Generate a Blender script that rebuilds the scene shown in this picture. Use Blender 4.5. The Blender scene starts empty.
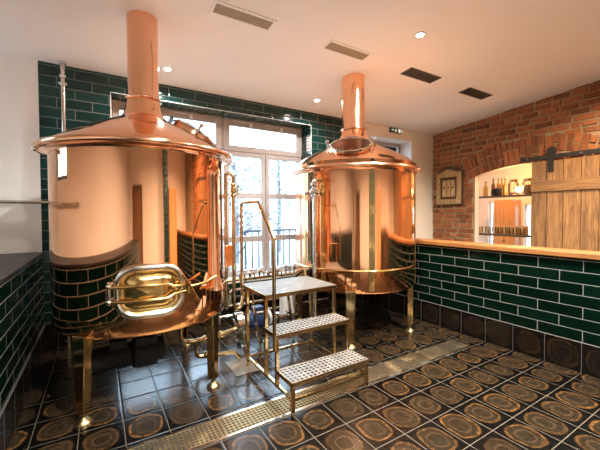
import bpy, bmesh, math, random
from mathutils import Vector, Matrix
random.seed(7)
PI = math.pi
sc = bpy.context.scene
C = sc.collection
ORG = {}

# ------------------------------------------------------------------ mesh builder
class MB:
    def __init__(s):
        s.v = []; s.f = []; s.m = []; s.sm = []
    def add(s, vs, fs, mat=0, smooth=False):
        n = len(s.v)
        s.v += [Vector(p) for p in vs]
        for f in fs:
            s.f.append([i + n for i in f]); s.m.append(mat); s.sm.append(smooth)
    def box(s, x0, x1, y0, y1, z0, z1, mat=0, M=None):
        vs = [Vector((x, y, z)) for z in (z0, z1) for y in (y0, y1) for x in (x0, x1)]
        if M is not None: vs = [M @ p for p in vs]
        s.add(vs, [(0,2,3,1),(4,5,7,6),(0,1,5,4),(2,6,7,3),(0,4,6,2),(1,3,7,5)], mat)
    def bar(s, a, b, w, h, up=(0,0,1), mat=0):
        a = Vector(a); b = Vector(b); d = (b - a); L = d.length; d.normalize()
        up = Vector(up); sx = d.cross(up)
        if sx.length < 1e-4: sx = d.cross(Vector((1,0,0)))
        sx.normalize(); u = sx.cross(d)
        vs = []
        for p in (a, b):
            for i, j in ((-1,-1),(1,-1),(1,1),(-1,1)):
                vs.append(p + sx*i*w/2 + u*j*h/2)
        s.add(vs, [(0,1,2,3),(7,6,5,4),(0,4,5,1),(1,5,6,2),(2,6,7,3),(3,7,4,0)], mat)
    def tube(s, pts, r, n=12, mat=0, closed=False, caps=True):
        pts = [Vector(p) for p in pts]; N = len(pts)
        rs = r if isinstance(r, (list, tuple)) else [r]*N
        t0 = (pts[1]-pts[0]).normalized()
        u = t0.orthogonal().normalized()
        vs = []; 
        for i, p in enumerate(pts):
            if closed: t = (pts[(i+1)%N]-pts[i-1]).normalized()
            else: t = (pts[min(i+1,N-1)]-pts[max(i-1,0)]).normalized()
            u = (u - t*u.dot(t)).normalized(); w = t.cross(u)
            for k in range(n):
                a = 2*PI*k/n
                vs.append(p + (u*math.cos(a)+w*math.sin(a))*rs[i])
        fs = []
        for i in range(N if closed else N-1):
            for k in range(n):
                a = i*n+k; b = i*n+(k+1)%n; c = ((i+1)%N)*n+(k+1)%n; d = ((i+1)%N)*n+k
                fs.append((a,b,c,d))
        s.add(vs, fs, mat, True)
        if caps and not closed:
            s.add(vs[:n], [tuple(range(n))[::-1]], mat); s.add(vs[-n:], [tuple(range(n))], mat)
    def lathe(s, prof, c=(0,0,0), n=64, mat=0, M=None, a0=0, a1=2*PI, smooth=True):
        full = abs(a1-a0-2*PI) < 1e-6
        k = n if full else n+1
        vs = []; fs = []
        for r, z in prof:
            for i in range(k):
                a = a0 + (a1-a0)*i/n
                p = Vector((r*math.cos(a), r*math.sin(a), z))
                if M is not None: p = M @ p
                vs.append(p + Vector(c))
        for j in range(len(prof)-1):
            for i in range(n):
                a = j*k+i; b = j*k+(i+1)%k; fs.append((a, b, b+k, a+k))
        s.add(vs, fs, mat, smooth)
    def prism(s, poly, fr, t0, t1, mat=0, smooth=False):
        # poly 2d, fr(u,v,t)->point
        n = len(poly)
        vs = [fr(u, v, t0) for u, v in poly] + [fr(u, v, t1) for u, v in poly]
        s.add(vs, [tuple(range(n))[::-1], tuple(range(n, 2*n))], mat)
        s.add(vs, [(i, (i+1) % n, n+(i+1) % n, n+i) for i in range(n)], mat, smooth)
    def ball(s, c, r, mat=0, n=12, sz=1.0):
        prof = [(max(1e-4, r*math.sin(PI*i/n)), -r*sz*math.cos(PI*i/n)) for i in range(n+1)]
        s.lathe(prof, c, n=n*2, mat=mat)
    def build(s, name, mat, parent=None, bevel=0, seg=2, origin=None, weld=True, recalc=True):
        mats = mat if isinstance(mat, (list, tuple)) else [mat]
        if parent is not None: o0 = ORG[parent.name]
        elif origin is not None: o0 = Vector(origin)
        else:
            xs = [p.x for p in s.v]; ys = [p.y for p in s.v]; zs = [p.z for p in s.v]
            o0 = Vector(((min(xs)+max(xs))/2, (min(ys)+max(ys))/2, min(zs)))
        me = bpy.data.meshes.new(name)
        me.from_pydata([tuple(p-o0) for p in s.v], [], s.f)
        for m in mats: me.materials.append(m)
        me.polygons.foreach_set('material_index', s.m)
        me.polygons.foreach_set('use_smooth', s.sm)
        bm = bmesh.new(); bm.from_mesh(me)
        if weld: bmesh.ops.remove_doubles(bm, verts=bm.verts, dist=1e-5)
        if recalc: bmesh.ops.recalc_face_normals(bm, faces=bm.faces)
        if any(s.sm):
            for e in bm.edges:
                if len(e.link_faces) == 2 and e.calc_face_angle(0) > 0.7: e.smooth = False
        bm.to_mesh(me); bm.free(); me.update()
        o = bpy.data.objects.new(name, me); C.objects.link(o)
        if parent is not None: o.parent = parent
        else: o.location = o0
        ORG[o.name] = o0
        if bevel:
            b = o.modifiers.new('bevel', 'BEVEL'); b.width = bevel; b.segments = seg
            b.limit_method = 'ANGLE'; b.angle_limit = 0.6
        return o

def tag(o, label, cat, group=None, kind=None):
    o['label'] = label; o['category'] = cat
    if group: o['group'] = group
    if kind: o['kind'] = kind
    return o
def thing(name, loc, label, cat, group=None):
    o = bpy.data.objects.new(name, None); C.objects.link(o); o.location = loc
    o.empty_display_size = .1
    ORG[o.name] = Vector(loc)
    return tag(o, label, cat, group)
def struct(o, label, cat):
    o['kind'] = 'structure'; o['label'] = label; o['category'] = cat; return o
def dup(root, loc, label=None):
    r = root.copy(); C.objects.link(r); r.location = loc
    ORG[r.name] = Vector(loc)
    if label: r['label'] = label
    for ch in list(root.children):
        c = ch.copy(); C.objects.link(c); c.parent = r
        for g in ch.children:
            d = g.copy(); C.objects.link(d); d.parent = c
    return r
def arc(c, r, a0, a1, u, v, n=8):
    c = Vector(c); u = Vector(u); v = Vector(v)
    return [c + u*r*math.cos(a0+(a1-a0)*i/n) + v*r*math.sin(a0+(a1-a0)*i/n) for i in range(n+1)]
def fillet(pts, r, n=6):
    pts = [Vector(p) for p in pts]; out = [pts[0]]
    for i in range(1, len(pts)-1):
        p = pts[i]; a = (pts[i-1]-p); b = (pts[i+1]-p)
        la, lb = a.length, b.length; a.normalize(); b.normalize()
        ang = a.angle(b); d = min(r/math.tan(ang/2), la*.49, lb*.49)
        p0 = p+a*d; p1 = p+b*d
        for k in range(n+1):
            t = k/n; out.append(p0*(1-t)**2 + p*2*t*(1-t) + p1*t*t)
    out.append(pts[-1]); return out

# ------------------------------------------------------------------ materials
class G:
    def __init__(s, name):
        s.mat = bpy.data.materials.new(name); s.mat.use_nodes = True
        s.t = s.mat.node_tree; s.n = s.t.nodes; s.n.clear()
        s.out = s.n.new('ShaderNodeOutputMaterial')
    def node(s, typ, **k):
        n = s.n.new(typ)
        for a, b in k.items(): setattr(n, a, b)
        return n
    def link(s, a, b): s.t.links.new(a, b)
    def put(s, sock, v):
        if isinstance(v, bpy.types.NodeSocket): s.link(v, sock)
        elif isinstance(v, (tuple, list)) and len(v) == 3 and sock.type == 'RGBA': sock.default_value = (*v, 1)
        else: sock.default_value = v
    def m(s, op, a, b=0.0, c=None):
        n = s.node('ShaderNodeMath', operation=op)
        s.put(n.inputs[0], a); s.put(n.inputs[1], b)
        if c is not None: s.put(n.inputs[2], c)
        return n.outputs[0]
    def mix(s, f, a, b):
        n = s.node('ShaderNodeMix', data_type='RGBA')
        s.put(n.inputs[0], f); s.put(n.inputs[6], a); s.put(n.inputs[7], b)
        return n.outputs[2]
    def ramp(s, f, a, b):   # smoothstep map range
        n = s.node('ShaderNodeMapRange', interpolation_type='SMOOTHSTEP')
        s.put(n.inputs[0], f); n.inputs[1].default_value = a; n.inputs[2].default_value = b
        return n.outputs[0]
    def pos(s):
        g = s.node('ShaderNodeNewGeometry'); x = s.node('ShaderNodeSeparateXYZ')
        s.link(g.outputs['Position'], x.inputs[0]); s.geo = g
        return g.outputs['Position'], x.outputs[0], x.outputs[1], x.outputs[2]
    def noise(s, vec, scale, detail=3, rough=.5, dist=0, dim='3D'):
        n = s.node('ShaderNodeTexNoise', noise_dimensions=dim)
        if vec is not None: s.link(vec, n.inputs['Vector'])
        n.inputs['Scale'].default_value = scale; n.inputs['Detail'].default_value = detail
        n.inputs['Roughness'].default_value = rough; n.inputs['Distortion'].default_value = dist
        return n.outputs[0]
    def white(s, a, b):
        c = s.node('ShaderNodeCombineXYZ'); s.put(c.inputs[0], a); s.put(c.inputs[1], b)
        n = s.node('ShaderNodeTexWhiteNoise', noise_dimensions='3D'); s.link(c.outputs[0], n.inputs[0])
        return n.outputs[0]
    def vec(s, a, b, c=0.0):
        n = s.node('ShaderNodeCombineXYZ'); s.put(n.inputs[0], a); s.put(n.inputs[1], b); s.put(n.inputs[2], c)
        return n.outputs[0]
    def bump(s, h, strength=.5, dist=.01):
        n = s.node('ShaderNodeBump'); n.inputs['Strength'].default_value = strength
        n.inputs['Distance'].default_value = dist; s.link(h, n.inputs['Height']); return n.outputs[0]
    def pbr(s, col, rough=.5, metal=0.0, normal=None, spec=.5, coat=0.0, emit=None, es=0.0, trans=0.0):
        p = s.node('ShaderNodeBsdfPrincipled')
        s.put(p.inputs['Base Color'], col); s.put(p.inputs['Roughness'], rough); s.put(p.inputs['Metallic'], metal)
        p.inputs['Specular IOR Level'].default_value = spec
        p.inputs['Coat Weight'].default_value = coat; p.inputs['Coat Roughness'].default_value = .05
        p.inputs['Transmission Weight'].default_value = trans
        if normal is not None: s.link(normal, p.inputs['Normal'])
        if emit: s.put(p.inputs['Emission Color'], emit); p.inputs['Emission Strength'].default_value = es
        s.link(p.outputs[0], s.out.inputs[0]); return s.mat

def simple(name, col, rough=.5, metal=0.0, var=.12, scale=14, bump=.05, spec=.5, emit=None, es=0, coat=0, aniso=None):
    g = G(name); P, x, y, z = g.pos()
    n = g.noise(P, scale, 4)
    f = g.m('MULTIPLY', g.m('SUBTRACT', n, .5), 2*var)
    dark = tuple(c*(1-var) for c in col); lite = tuple(min(1, c*(1+var)) for c in col)
    c = g.mix(n, dark, lite)
    r = g.m('ADD', rough, g.m('MULTIPLY', g.m('SUBTRACT', n, .5), rough*.5))
    nm = g.bump(g.noise(P, scale*4, 2), bump, .004) if bump else None
    return g.pbr(c, r, metal, nm, spec, coat, emit, es)

def wood(name, ax, c0, c1, rough=.5, scale=1.0):
    g = G(name); P, x, y, z = g.pos()
    k = {'x': (1.2, 16, 16), 'y': (16, 1.2, 16), 'z': (16, 16, 1.2)}[ax]
    v = g.vec(g.m('MULTIPLY', x, k[0]*scale), g.m('MULTIPLY', y, k[1]*scale), g.m('MULTIPLY', z, k[2]*scale))
    isl = g.geo.outputs['Random Per Island']
    v2 = g.node('ShaderNodeVectorMath', operation='ADD'); g.link(v, v2.inputs[0])
    g.link(g.vec(g.m('MULTIPLY', isl, 37.0), g.m('MULTIPLY', isl, 11.0), g.m('MULTIPLY', isl, 53.0)), v2.inputs[1])
    n = g.noise(v2.outputs[0], 1.6, 6, .6, 1.2)
    n2 = g.noise(v2.outputs[0], 5, 3, .6)
    f = g.m('ADD', g.m('MULTIPLY', g.ramp(n, .3, .7), .75), g.m('MULTIPLY', n2, .25))
    col = g.mix(f, c0, c1)
    tone = g.m('ADD', .8, g.m('MULTIPLY', isl, .4))
    mul = g.node('ShaderNodeMix', data_type='RGBA', blend_type='MULTIPLY'); mul.inputs[0].default_value = 1
    g.link(col, mul.inputs[6]); g.link(g.vec(tone, tone, tone), mul.inputs[7])
    return g.pbr(mul.outputs[2], rough, 0, g.bump(f, .35, .004))

def metal(name, col, rough, wave=0.0, spots=.15, scale=6, bump_scale=5):
    g = G(name); P, x, y, z = g.pos()
    n = g.noise(P, scale, 4); n2 = g.noise(P, bump_scale, 2)
    c = g.mix(n, tuple(v*(1-spots) for v in col), tuple(min(1, v*(1+spots*.5)) for v in col))
    r = g.m('ADD', rough, g.m('MULTIPLY', g.ramp(n, .45, .75), rough*.8))
    return g.pbr(c, r, 1.0, g.bump(n2, wave, .01) if wave else None)

def subway(name, uax, u0, pu, v0, pv, green=(.0025,.022,.0185), vax='z', grout=(.17,.165,.15), spec=.5):
    g = G(name); P, x, y, z = g.pos(); A = {'x': x, 'y': y, 'z': z}
    V = g.m('DIVIDE', g.m('SUBTRACT', A[vax], v0), pv); row = g.m('FLOOR', V)
    U = g.m('ADD', g.m('DIVIDE', g.m('SUBTRACT', A[uax], u0), pu), g.m('MULTIPLY', g.m('FLOORED_MODULO', row, 2.0), .5))
    cu = g.m('FLOOR', U); fu = g.m('SUBTRACT', U, cu); fv = g.m('SUBTRACT', V, row)
    du = g.m('MULTIPLY', g.m('MINIMUM', fu, g.m('SUBTRACT', 1.0, fu)), pu)
    dv = g.m('MULTIPLY', g.m('MINIMUM', fv, g.m('SUBTRACT', 1.0, fv)), pv)
    d = g.m('MINIMUM', du, dv)
    tile = g.ramp(d, .0021, .0036)
    rnd = g.white(cu, row)
    n = g.noise(P, 9, 3)
    k = g.m('ADD', g.m('MULTIPLY', rnd, .6), g.m('MULTIPLY', n, .5))
    tc = g.mix(k, tuple(c*.55 for c in green), tuple(c*1.5 for c in green))
    # glaze breaks paler along the tile edge
    tc = g.mix(g.m('MULTIPLY', g.m('SUBTRACT', 1.0, g.ramp(d, .004, .013)), .35), tc, tuple(c*2.2+.003 for c in green))
    col = g.mix(tile, grout, tc)
    rough = g.m('ADD', g.m('MULTIPLY', g.m('SUBTRACT', 1.0, tile), .6), g.m('ADD', .1, g.m('MULTIPLY', n, .08)))
    h = g.m('ADD', g.ramp(d, .002, .016), g.m('MULTIPLY', g.noise(P, 13, 2), .35))
    return g.pbr(col, rough, 0, g.bump(h, .45, .006), spec)

def quarry(name, uax, u0, pu, vax, v0, pv, k=1.0):
    # glazed brown-black clay tiles with a worn oval ring in each
    g = G(name); P, x, y, z = g.pos(); A = {'x': x, 'y': y, 'z': z}
    U = g.m('DIVIDE', g.m('SUBTRACT', A[uax], u0), pu); V = g.m('DIVIDE', g.m('SUBTRACT', A[vax], v0), pv)
    cu = g.m('FLOOR', U); cv = g.m('FLOOR', V); fu = g.m('SUBTRACT', U, cu); fv = g.m('SUBTRACT', V, cv)
    du = g.m('MULTIPLY', g.m('MINIMUM', fu, g.m('SUBTRACT', 1.0, fu)), pu)
    dv = g.m('MULTIPLY', g.m('MINIMUM', fv, g.m('SUBTRACT', 1.0, fv)), pv)
    d = g.m('MINIMUM', du, dv); tile = g.ramp(d, .0017, .0037)
    rnd = g.white(cu, cv); rnd2 = g.white(g.m('ADD', cv, 31.0), cu)
    wob = g.noise(P, 6, 4, .62); wob2 = g.noise(P, 24, 5, .65)
    a = g.m('ABSOLUTE', g.m('SUBTRACT', fu, .5)); b = g.m('ABSOLUTE', g.m('SUBTRACT', fv, .5))
    e = g.m('POWER', g.m('ADD', g.m('POWER', a, 2.6), g.m('POWER', b, 2.6)), 1/2.6)
    e = g.m('ADD', e, g.m('MULTIPLY', g.m('SUBTRACT', wob, .5), .26))
    e = g.m('ADD', e, g.m('MULTIPLY', g.m('SUBTRACT', rnd2, .5), .08))
    ring = g.m('MULTIPLY', g.ramp(e, .31, .375), g.m('SUBTRACT', 1.0, g.ramp(e, .38, .42)))
    ring2 = g.m('MULTIPLY', g.ramp(e, .17, .2), g.m('SUBTRACT', 1.0, g.ramp(e, .2, .25)))
    inner = g.m('MULTIPLY', g.m('SUBTRACT', 1.0, g.ramp(e, .33, .40)), k)
    core = g.mix(wob2, (.003,.002,.0012), (.028,.018,.009))
    core = g.mix(g.m('MULTIPLY', ring2, .5), core, (.07,.038,.018))
    base = g.mix(wob2, (.0008,.0007,.0006), (.003,.0024,.002))
    col = g.mix(inner, base, core)
    rc = g.mix(rnd, (.035,.019,.008), (.12,.054,.015))
    col = g.mix(g.m('MULTIPLY', ring, g.m('MULTIPLY', g.ramp(wob2, .25, .65), k)), col, rc)
    col = g.mix(tile, (.072,.054,.034) if k > .5 else (.06,.05,.04), col)
    rough = g.m('ADD', g.m('MULTIPLY', g.m('SUBTRACT', 1.0, tile), .45), g.m('ADD', .10, g.m('MULTIPLY', wob2, .20)))
    h = g.m('ADD', g.m('MULTIPLY', g.ramp(d, .001, .012), .8), g.m('ADD', g.m('MULTIPLY', wob, .5), g.m('MULTIPLY', wob2, .25)))
    return g.pbr(col, rough, 0, g.bump(h, .17, .012), .48)

def brickmat():
    g = G('old_brick'); P, x, y, z = g.pos(); isl = g.geo.outputs['Random Per Island']
    n = g.noise(P, 20, 5, .65); n2 = g.noise(P, 3.0, 3)
    a = g.mix(isl, (.12,.034,.012), (.40,.135,.045))
    c = g.mix(g.ramp(n, .38, .75), a, (.28,.11,.05))
    c = g.mix(g.m('MULTIPLY', g.ramp(n2, .55, .8), .4), c, (.30,.19,.10))
    return g.pbr(c, .85, 0, g.bump(n, .8, .012), .3)

def glassmat(name='window_glass', tint=(1,1,1), refl=.06):
    g = G(name)
    t = g.node('ShaderNodeBsdfTransparent'); t.inputs[0].default_value = (*tint, 1)
    gl = g.node('ShaderNodeBsdfGlossy'); gl.inputs['Roughness'].default_value = .02
    fr = g.node('ShaderNodeFresnel'); fr.inputs[0].default_value = 1.45
    mx = g.node('ShaderNodeMixShader'); g.link(fr.outputs[0], mx.inputs[0]); g.link(t.outputs[0], mx.inputs[1]); g.link(gl.outputs[0], mx.inputs[2])
    g.link(mx.outputs[0], g.out.inputs[0]); return g.mat

M = {}
def copper_sheet(name, cx, cy, fine, amp, rough, tint=((.93,.49,.275), (.96,.54,.32))):
    # sheet copper: faint upright ripples round the kettle from rolling
    g = G(name); P, x, y, z = g.pos()
    a = g.m('ARCTAN2', g.m('SUBTRACT', y, cy), g.m('SUBTRACT', x, cx))
    ca = g.m('COSINE', a); sa = g.m('SINE', a)
    n = g.noise(g.vec(g.m('MULTIPLY', ca, fine), g.m('MULTIPLY', sa, fine), g.m('MULTIPLY', z, .35)), 1.0, 2, .5)
    n2 = g.noise(P, 5, 3)
    c = g.mix(n2, *tint)
    r = g.m('ADD', rough, g.m('MULTIPLY', n2, rough*.6))
    return g.pbr(c, r, 1.0, g.bump(n, amp, .02))
M['copper'] = metal('polished_copper', (.93,.50,.29), .07, .04, .06, 3, 2.2)
M['copper_left'] = copper_sheet('kettle_copper', .362, 3.32, 3.0, .012, .035)
M['copper_right'] = copper_sheet('rolled_kettle_copper', 2.885, 3.32, 8.0, .22, .07)
M['copper_skirt_left'] = copper_sheet('skirt_copper', .362, 3.32, 14.0, .12, .10, ((.86,.42,.20),(.92,.47,.24)))
M['copper_skirt_right'] = copper_sheet('rolled_skirt_copper', 2.875, 3.32, 14.0, .12, .08, ((.86,.42,.20),(.92,.47,.24)))
M['copper_satin'] = metal('satin_copper', (.93,.52,.32), .15, .06, .10, 8, 12)
M['brass'] = metal('brass', (.72,.50,.20), .17, .05, .2, 9)
M['brass_bright'] = metal('polished_brass', (.83,.62,.28), .10, .06, .15, 6)
M['steel'] = metal('stainless_steel', (.72,.66,.56), .2, .04, .08, 5)
M['steel_warm'] = metal('warm_stainless_steel', (.62,.47,.25), .13, .02, .08, 3)
M['steel_plate'] = metal('perforated_steel', (.36,.35,.33), .5, .05, .08, 20)
M['copper_shield'] = metal('brown_copper', (.62,.27,.13), .2, .04, .1, 8)
M['cover'] = metal('dull_steel', (.36,.31,.25), .5, .1, .2, 12)
M['grate'] = metal('bronze_grate', (.52,.38,.18), .32, .03, .1, 6)
M['chrome'] = metal('chrome', (.78,.77,.74), .07, 0, .05)
M['black'] = simple('black_paint', (.006,.006,.0065), .5, spec=.25)
M['iron'] = simple('black_iron', (.012,.011,.010), .5, 0, .2, 30, .2)
M['rubber'] = simple('black_rubber', (.01,.01,.01), .7)
M['blue'] = simple('navy_enamel', (.012,.035,.13), .35)
M['greenp'] = simple('green_enamel', (.01,.12,.07), .4)
M['white_plastic'] = simple('white_plastic', (.75,.75,.72), .45, var=.04)
M['frame'] = simple('window_frame_paint', (.40,.355,.335), .45, var=.04, bump=.02)
M['frame_white'] = simple('white_paint', (.82,.80,.76), .5, var=.03)
M['plaster'] = simple('cream_plaster', (.81,.73,.62), .85, var=.04, scale=3, bump=.12)
M['plaster_white'] = simple('white_plaster', (.80,.77,.72), .85, var=.03, scale=3, bump=.1)
M['ceil'] = simple('ceiling_paint', (.83,.80,.765), .9, var=.02, scale=2, bump=.05)
M['slate'] = simple('dark_slate', (.018,.015,.013), .4, var=.4, scale=9, bump=.4, spec=.25)
M['tile_back'] = subway('green_tile_back', 'x', .1194, .3367, .3022, .1140, (.003,.030,.026))
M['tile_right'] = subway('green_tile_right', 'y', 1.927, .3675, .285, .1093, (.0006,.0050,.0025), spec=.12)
M['tile_jamb'] = subway('green_tile_jamb', 'y', 4.54, .34, .3022, .1140, (.003,.030,.026))
M['tile_soffit'] = subway('green_tile_soffit', 'y', 4.54, .60, .136, .1140, (.0045,.050,.040), vax='x')
M['floor'] = quarry('clay_floor_tile', 'x', .124, .27, 'y', 1.193, .2965)
M['base_y'] = quarry('clay_base_tile', 'y', 1.193, .2965, 'z', 0.0, .285, .25)
M['base_x'] = quarry('clay_base_tile_back', 'x', .124, .27, 'z', 0.0, .285, .25)
M['brick'] = brickmat()
M['mortar'] = simple('lime_mortar', (.33,.235,.135), .95, var=.3, scale=25, bump=.6)
M['oak_y'] = wood('oak_ledge', 'y', (.17,.06,.014), (.28,.115,.03), .42)
M['plank_z'] = wood('old_planks', 'z', (.10,.044,.013), (.37,.185,.06), .6)
M['plank_y'] = wood('old_plank_across', 'y', (.12,.055,.016), (.36,.18,.058), .6)
M['plaque'] = wood('weathered_board', 'z', (.22,.12,.045), (.60,.40,.19), .65, 2)
M['dark_wood'] = wood('dark_shelf_wood', 'y', (.05,.022,.010), (.12,.055,.022), .5)
M['pine'] = wood('orange_pine', 'z', (.60,.27,.09), (.78,.42,.17), .5)
M['glass'] = glassmat()
M['jar'] = glassmat('jar_glass', (.93,.90,.82))
M['hatch_glass'] = glassmat('hatch_glass', (.55,.52,.5))
M['bottle'] = simple('brown_bottle_glass', (.10,.05,.015), .08, spec=.8)
M['bottle_pale'] = simple('amber_bottle_glass', (.42,.24,.06), .08, spec=.8)
M['grain'] = simple('grain', (.45,.24,.09), .8, var=.4, scale=80, bump=.6)
M['lamp'] = simple('lamp_glow', (1,.9,.7), .4, emit=(1,.70,.36), es=14)
M['spot'] = simple('spot_glow', (1,.95,.85), .4, emit=(1,.85,.64), es=60)
M['sign_dark'] = simple('sign_dark_green', (.012,.055,.035), .4)
M['sign_white'] = simple('sign_white', (.85,.88,.82), .5, emit=(.9,1,.9), es=.25)
M['paper'] = simple('white_paper', (.85,.82,.80), .7, var=.02)
M['red'] = simple('red_print', (.55,.05,.04), .6)
M['louver'] = simple('vent_louver', (.50,.40,.26), .45, var=.1)
M['louver_dark'] = simple('dark_vent_louver', (.06,.045,.03), .5, var=.1)
M['vent_void'] = simple('vent_interior', (.02,.017,.014), .8)
M['snow'] = simple('snow', (.26,.27,.28), .8, var=.06, scale=3, bump=.3)
M['bark'] = simple('bark', (.16,.15,.15), .9, var=.3)
M['leaf'] = simple('frosted_leaves', (.20,.225,.23), .8, var=.35)
M['rail_out'] = simple('grey_rail_paint', (.05,.06,.075), .5)
M['house'] = simple('pale_render', (.75,.77,.80), .9, var=.05)

# ------------------------------------------------------------------ room shell
YB, XL, XR, XB = 4.54, -.54, 3.819, 6.185
YF, XW = -2.6, -2.2
def zc(y): return 3.18 + .081*(YB - y)

m = MB(); m.box(XW-.3, 9, YF-.3, YB+.35, -.12, 0)
struct(m.build('floor', M['floor'], origin=(0,0,0)), 'dark glazed clay tile floor with worn oval rings', 'floor')

# ceiling (slopes up gently away from the window wall)
m = MB()
y0, y1 = YF-.3, YB+.35
m.add([(XW-.3,y0,zc(y0)),(XB+.4,y0,zc(y0)),(XB+.4,y1,zc(y1)),(XW-.3,y1,zc(y1)),
       (XW-.3,y0,zc(y0)+.15),(XB+.4,y0,zc(y0)+.15),(XB+.4,y1,zc(y1)+.15),(XW-.3,y1,zc(y1)+.15)],
      [(0,1,2,3),(7,6,5,4),(0,4,5,1),(1,5,6,2),(2,6,7,3),(3,7,4,0)])
struct(m.build('ceiling', M['ceil'], origin=(0,0,3.2)), 'cream painted gently sloping ceiling', 'ceiling')

# back wall with two window openings
def holed_wall(m, us, vs, holes, front, back, matf, matb=0):
    # front(u,v)/back(u,v) -> point ; matf(uc,vc) -> material index
    for i in range(len(us)-1):
        for j in range(len(vs)-1):
            uc = (us[i]+us[i+1])/2; vc = (vs[j]+vs[j+1])/2
            if any(a < uc < b and c < vc < d for a, b, c, d in holes): continue
            q = [(us[i],vs[j]),(us[i+1],vs[j]),(us[i+1],vs[j+1]),(us[i],vs[j+1])]
            m.add([front(*p) for p in q], [(0,1,2,3)], matf(uc, vc))
            m.add([back(*p) for p in q], [(3,2,1,0)], matb)
W1 = (.136, 3.014, .515, 2.968)      # big window opening
W2 = (4.364, 5.49, 1.95, 2.965)      # small window opening
us = [XW-.3, XL-.005, .136, 3.014, 3.737, 4.364, 5.49, XB+.4]
vs = [0, .515, 1.95, 2.965, 2.968, 3.30]
m = MB()
holed_wall(m, us, vs, [W1, W2], lambda u,v: (u,YB,v), lambda u,v: (u,YB+.40,v),
           lambda u,v: 1 if XL-.005 < u < 3.737 else 0 if u < 3 else 2)
x0,x1,z0,z1 = W1
ya, yb = YB, YB+.40
m.add([(x0,ya,z1),(x1,ya,z1),(x1,yb,z1),(x0,yb,z1)], [(0,1,2,3)], 4)
m.add([(x1,ya,z0),(x1,yb,z0),(x1,yb,z1),(x1,ya,z1)], [(0,1,2,3)], 3)
m.add([(x0,ya,z0),(x0,yb,z0),(x0,yb,z1),(x0,ya,z1)], [(3,2,1,0)], 3)
m.add([(x0,ya,z0),(x1,ya,z0),(x1,yb,z0),(x0,yb,z0)], [(3,2,1,0)], 5)
x0,x1,z0,z1 = W2
for q in ([(x0,ya,z1),(x1,ya,z1),(x1,yb,z1),(x0,yb,z1)], [(x1,ya,z0),(x1,yb,z0),(x1,yb,z1),(x1,ya,z1)],
          [(x0,ya,z0),(x0,ya,z1),(x0,yb,z1),(x0,yb,z0)], [(x0,ya,z0),(x0,yb,z0),(x1,yb,z0),(x1,ya,z0)]):
    m.add(q, [(0,1,2,3)], 5)
struct(m.build('wall_back', [M['plaster_white'], M['tile_back'], M['plaster'], M['tile_jamb'], M['tile_soffit'], M['frame_white']], origin=(0,YB,0), recalc=False),
       'window wall clad in dark green subway tile between plain plaster', 'wall')
# thin light edge trim round the window recess
m = MB()
x0,x1,z0,z1 = W1
for a, b in (((x0,YB-.003,z0),(x0,YB-.003,z1)), ((x0,YB-.003,z1),(x1,YB-.003,z1)), ((x1,YB-.003,z1),(x1,YB-.003,z0))):
    m.bar(a, b, .007, .007, up=(0,1,0))
struct(m.build('trim_1', M['frame_white']), 'pale metal edge trim around the tiled window recess', 'trim')

# left wall with a window in it
m = MB()
W3 = (3.5, 4.45, 1.95, 3.0)
holed_wall(m, [YF-.3, 3.5, 4.45, YB+.4], [0, 1.95, 3.0, 3.9], [W3], lambda u,v: (XW,u,v), lambda u,v: (XW-.3,u,v), lambda u,v: 0)
a,b,c,d = W3
for q in ([(XW,a,d),(XW,b,d),(XW-.3,b,d),(XW-.3,a,d)], [(XW,a,c),(XW-.3,a,c),(XW-.3,b,c),(XW,b,c)],
          [(XW,a,c),(XW,a,d),(XW-.3,a,d),(XW-.3,a,c)], [(XW,b,c),(XW-.3,b,c),(XW-.3,b,d),(XW,b,d)]):
    m.add(q, [(0,1,2,3)], 0)
struct(m.build('wall_left', M['plaster_white'], origin=(XW,0,0), recalc=False), 'white plaster side wall', 'wall')
# wall behind the camera with an arched doorway
m = MB()
m.box(XW-.3, XB+.4, YF-.3, YF, 0, 3.95)
struct(m.build('wall_front', M['plaster']), 'cream plaster wall at the entrance end', 'wall')

# baseboards of clay tile
m = MB(); m.box(XL, 3.75, YB-.012, YB, 0, .293)
struct(m.build('baseboard_back', M['base_x']), 'clay tile skirting below the window wall tiles', 'baseboard')

# ---- low tiled wall on the right with oak ledge
m = MB(); m.box(XR, XR+.22, YF, YB, 0, 1.07)
struct(m.build('wall_low_right', M['tile_right']), 'low dark green subway tiled wall under the oak ledge', 'wall')
m = MB(); m.box(XR-.012, XR, YF, YB, 0, .285)
struct(m.build('baseboard_right', M['base_y'], bevel=.004), 'row of square brown clay tiles at the foot of the low wall', 'baseboard')
m = MB(); m.box(XR-.035, XR+.27, YF, YB, 1.072, 1.125)
tag(m.build('wooden_ledge', M['oak_y'], bevel=.008), 'long honey oak ledge on top of the low green tiled wall', 'ledge')

# ---- low tiled wall on the left with slate top
m = MB(); m.box(XL-.52, XL, -.6, YB, 0, 1.068)
struct(m.build('wall_low_left', M['tile_right']), 'low dark green tiled wall under a slate top', 'wall')
m = MB(); m.box(XL, XL+.012, -.6, YB-.012, 0, .285)
struct(m.build('baseboard_left', M['base_y'], bevel=.004), 'dark clay tile skirting at the foot of the slate topped wall', 'baseboard')
m = MB(); m.box(XL-.53, XL+.012, -.61, YB-.002, 1.0695, 1.0955)
tag(m.build('slate_top', M['slate'], bevel=.004), 'dark slate slab lying on the low tiled wall beside the white plaster', 'slab')

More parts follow.
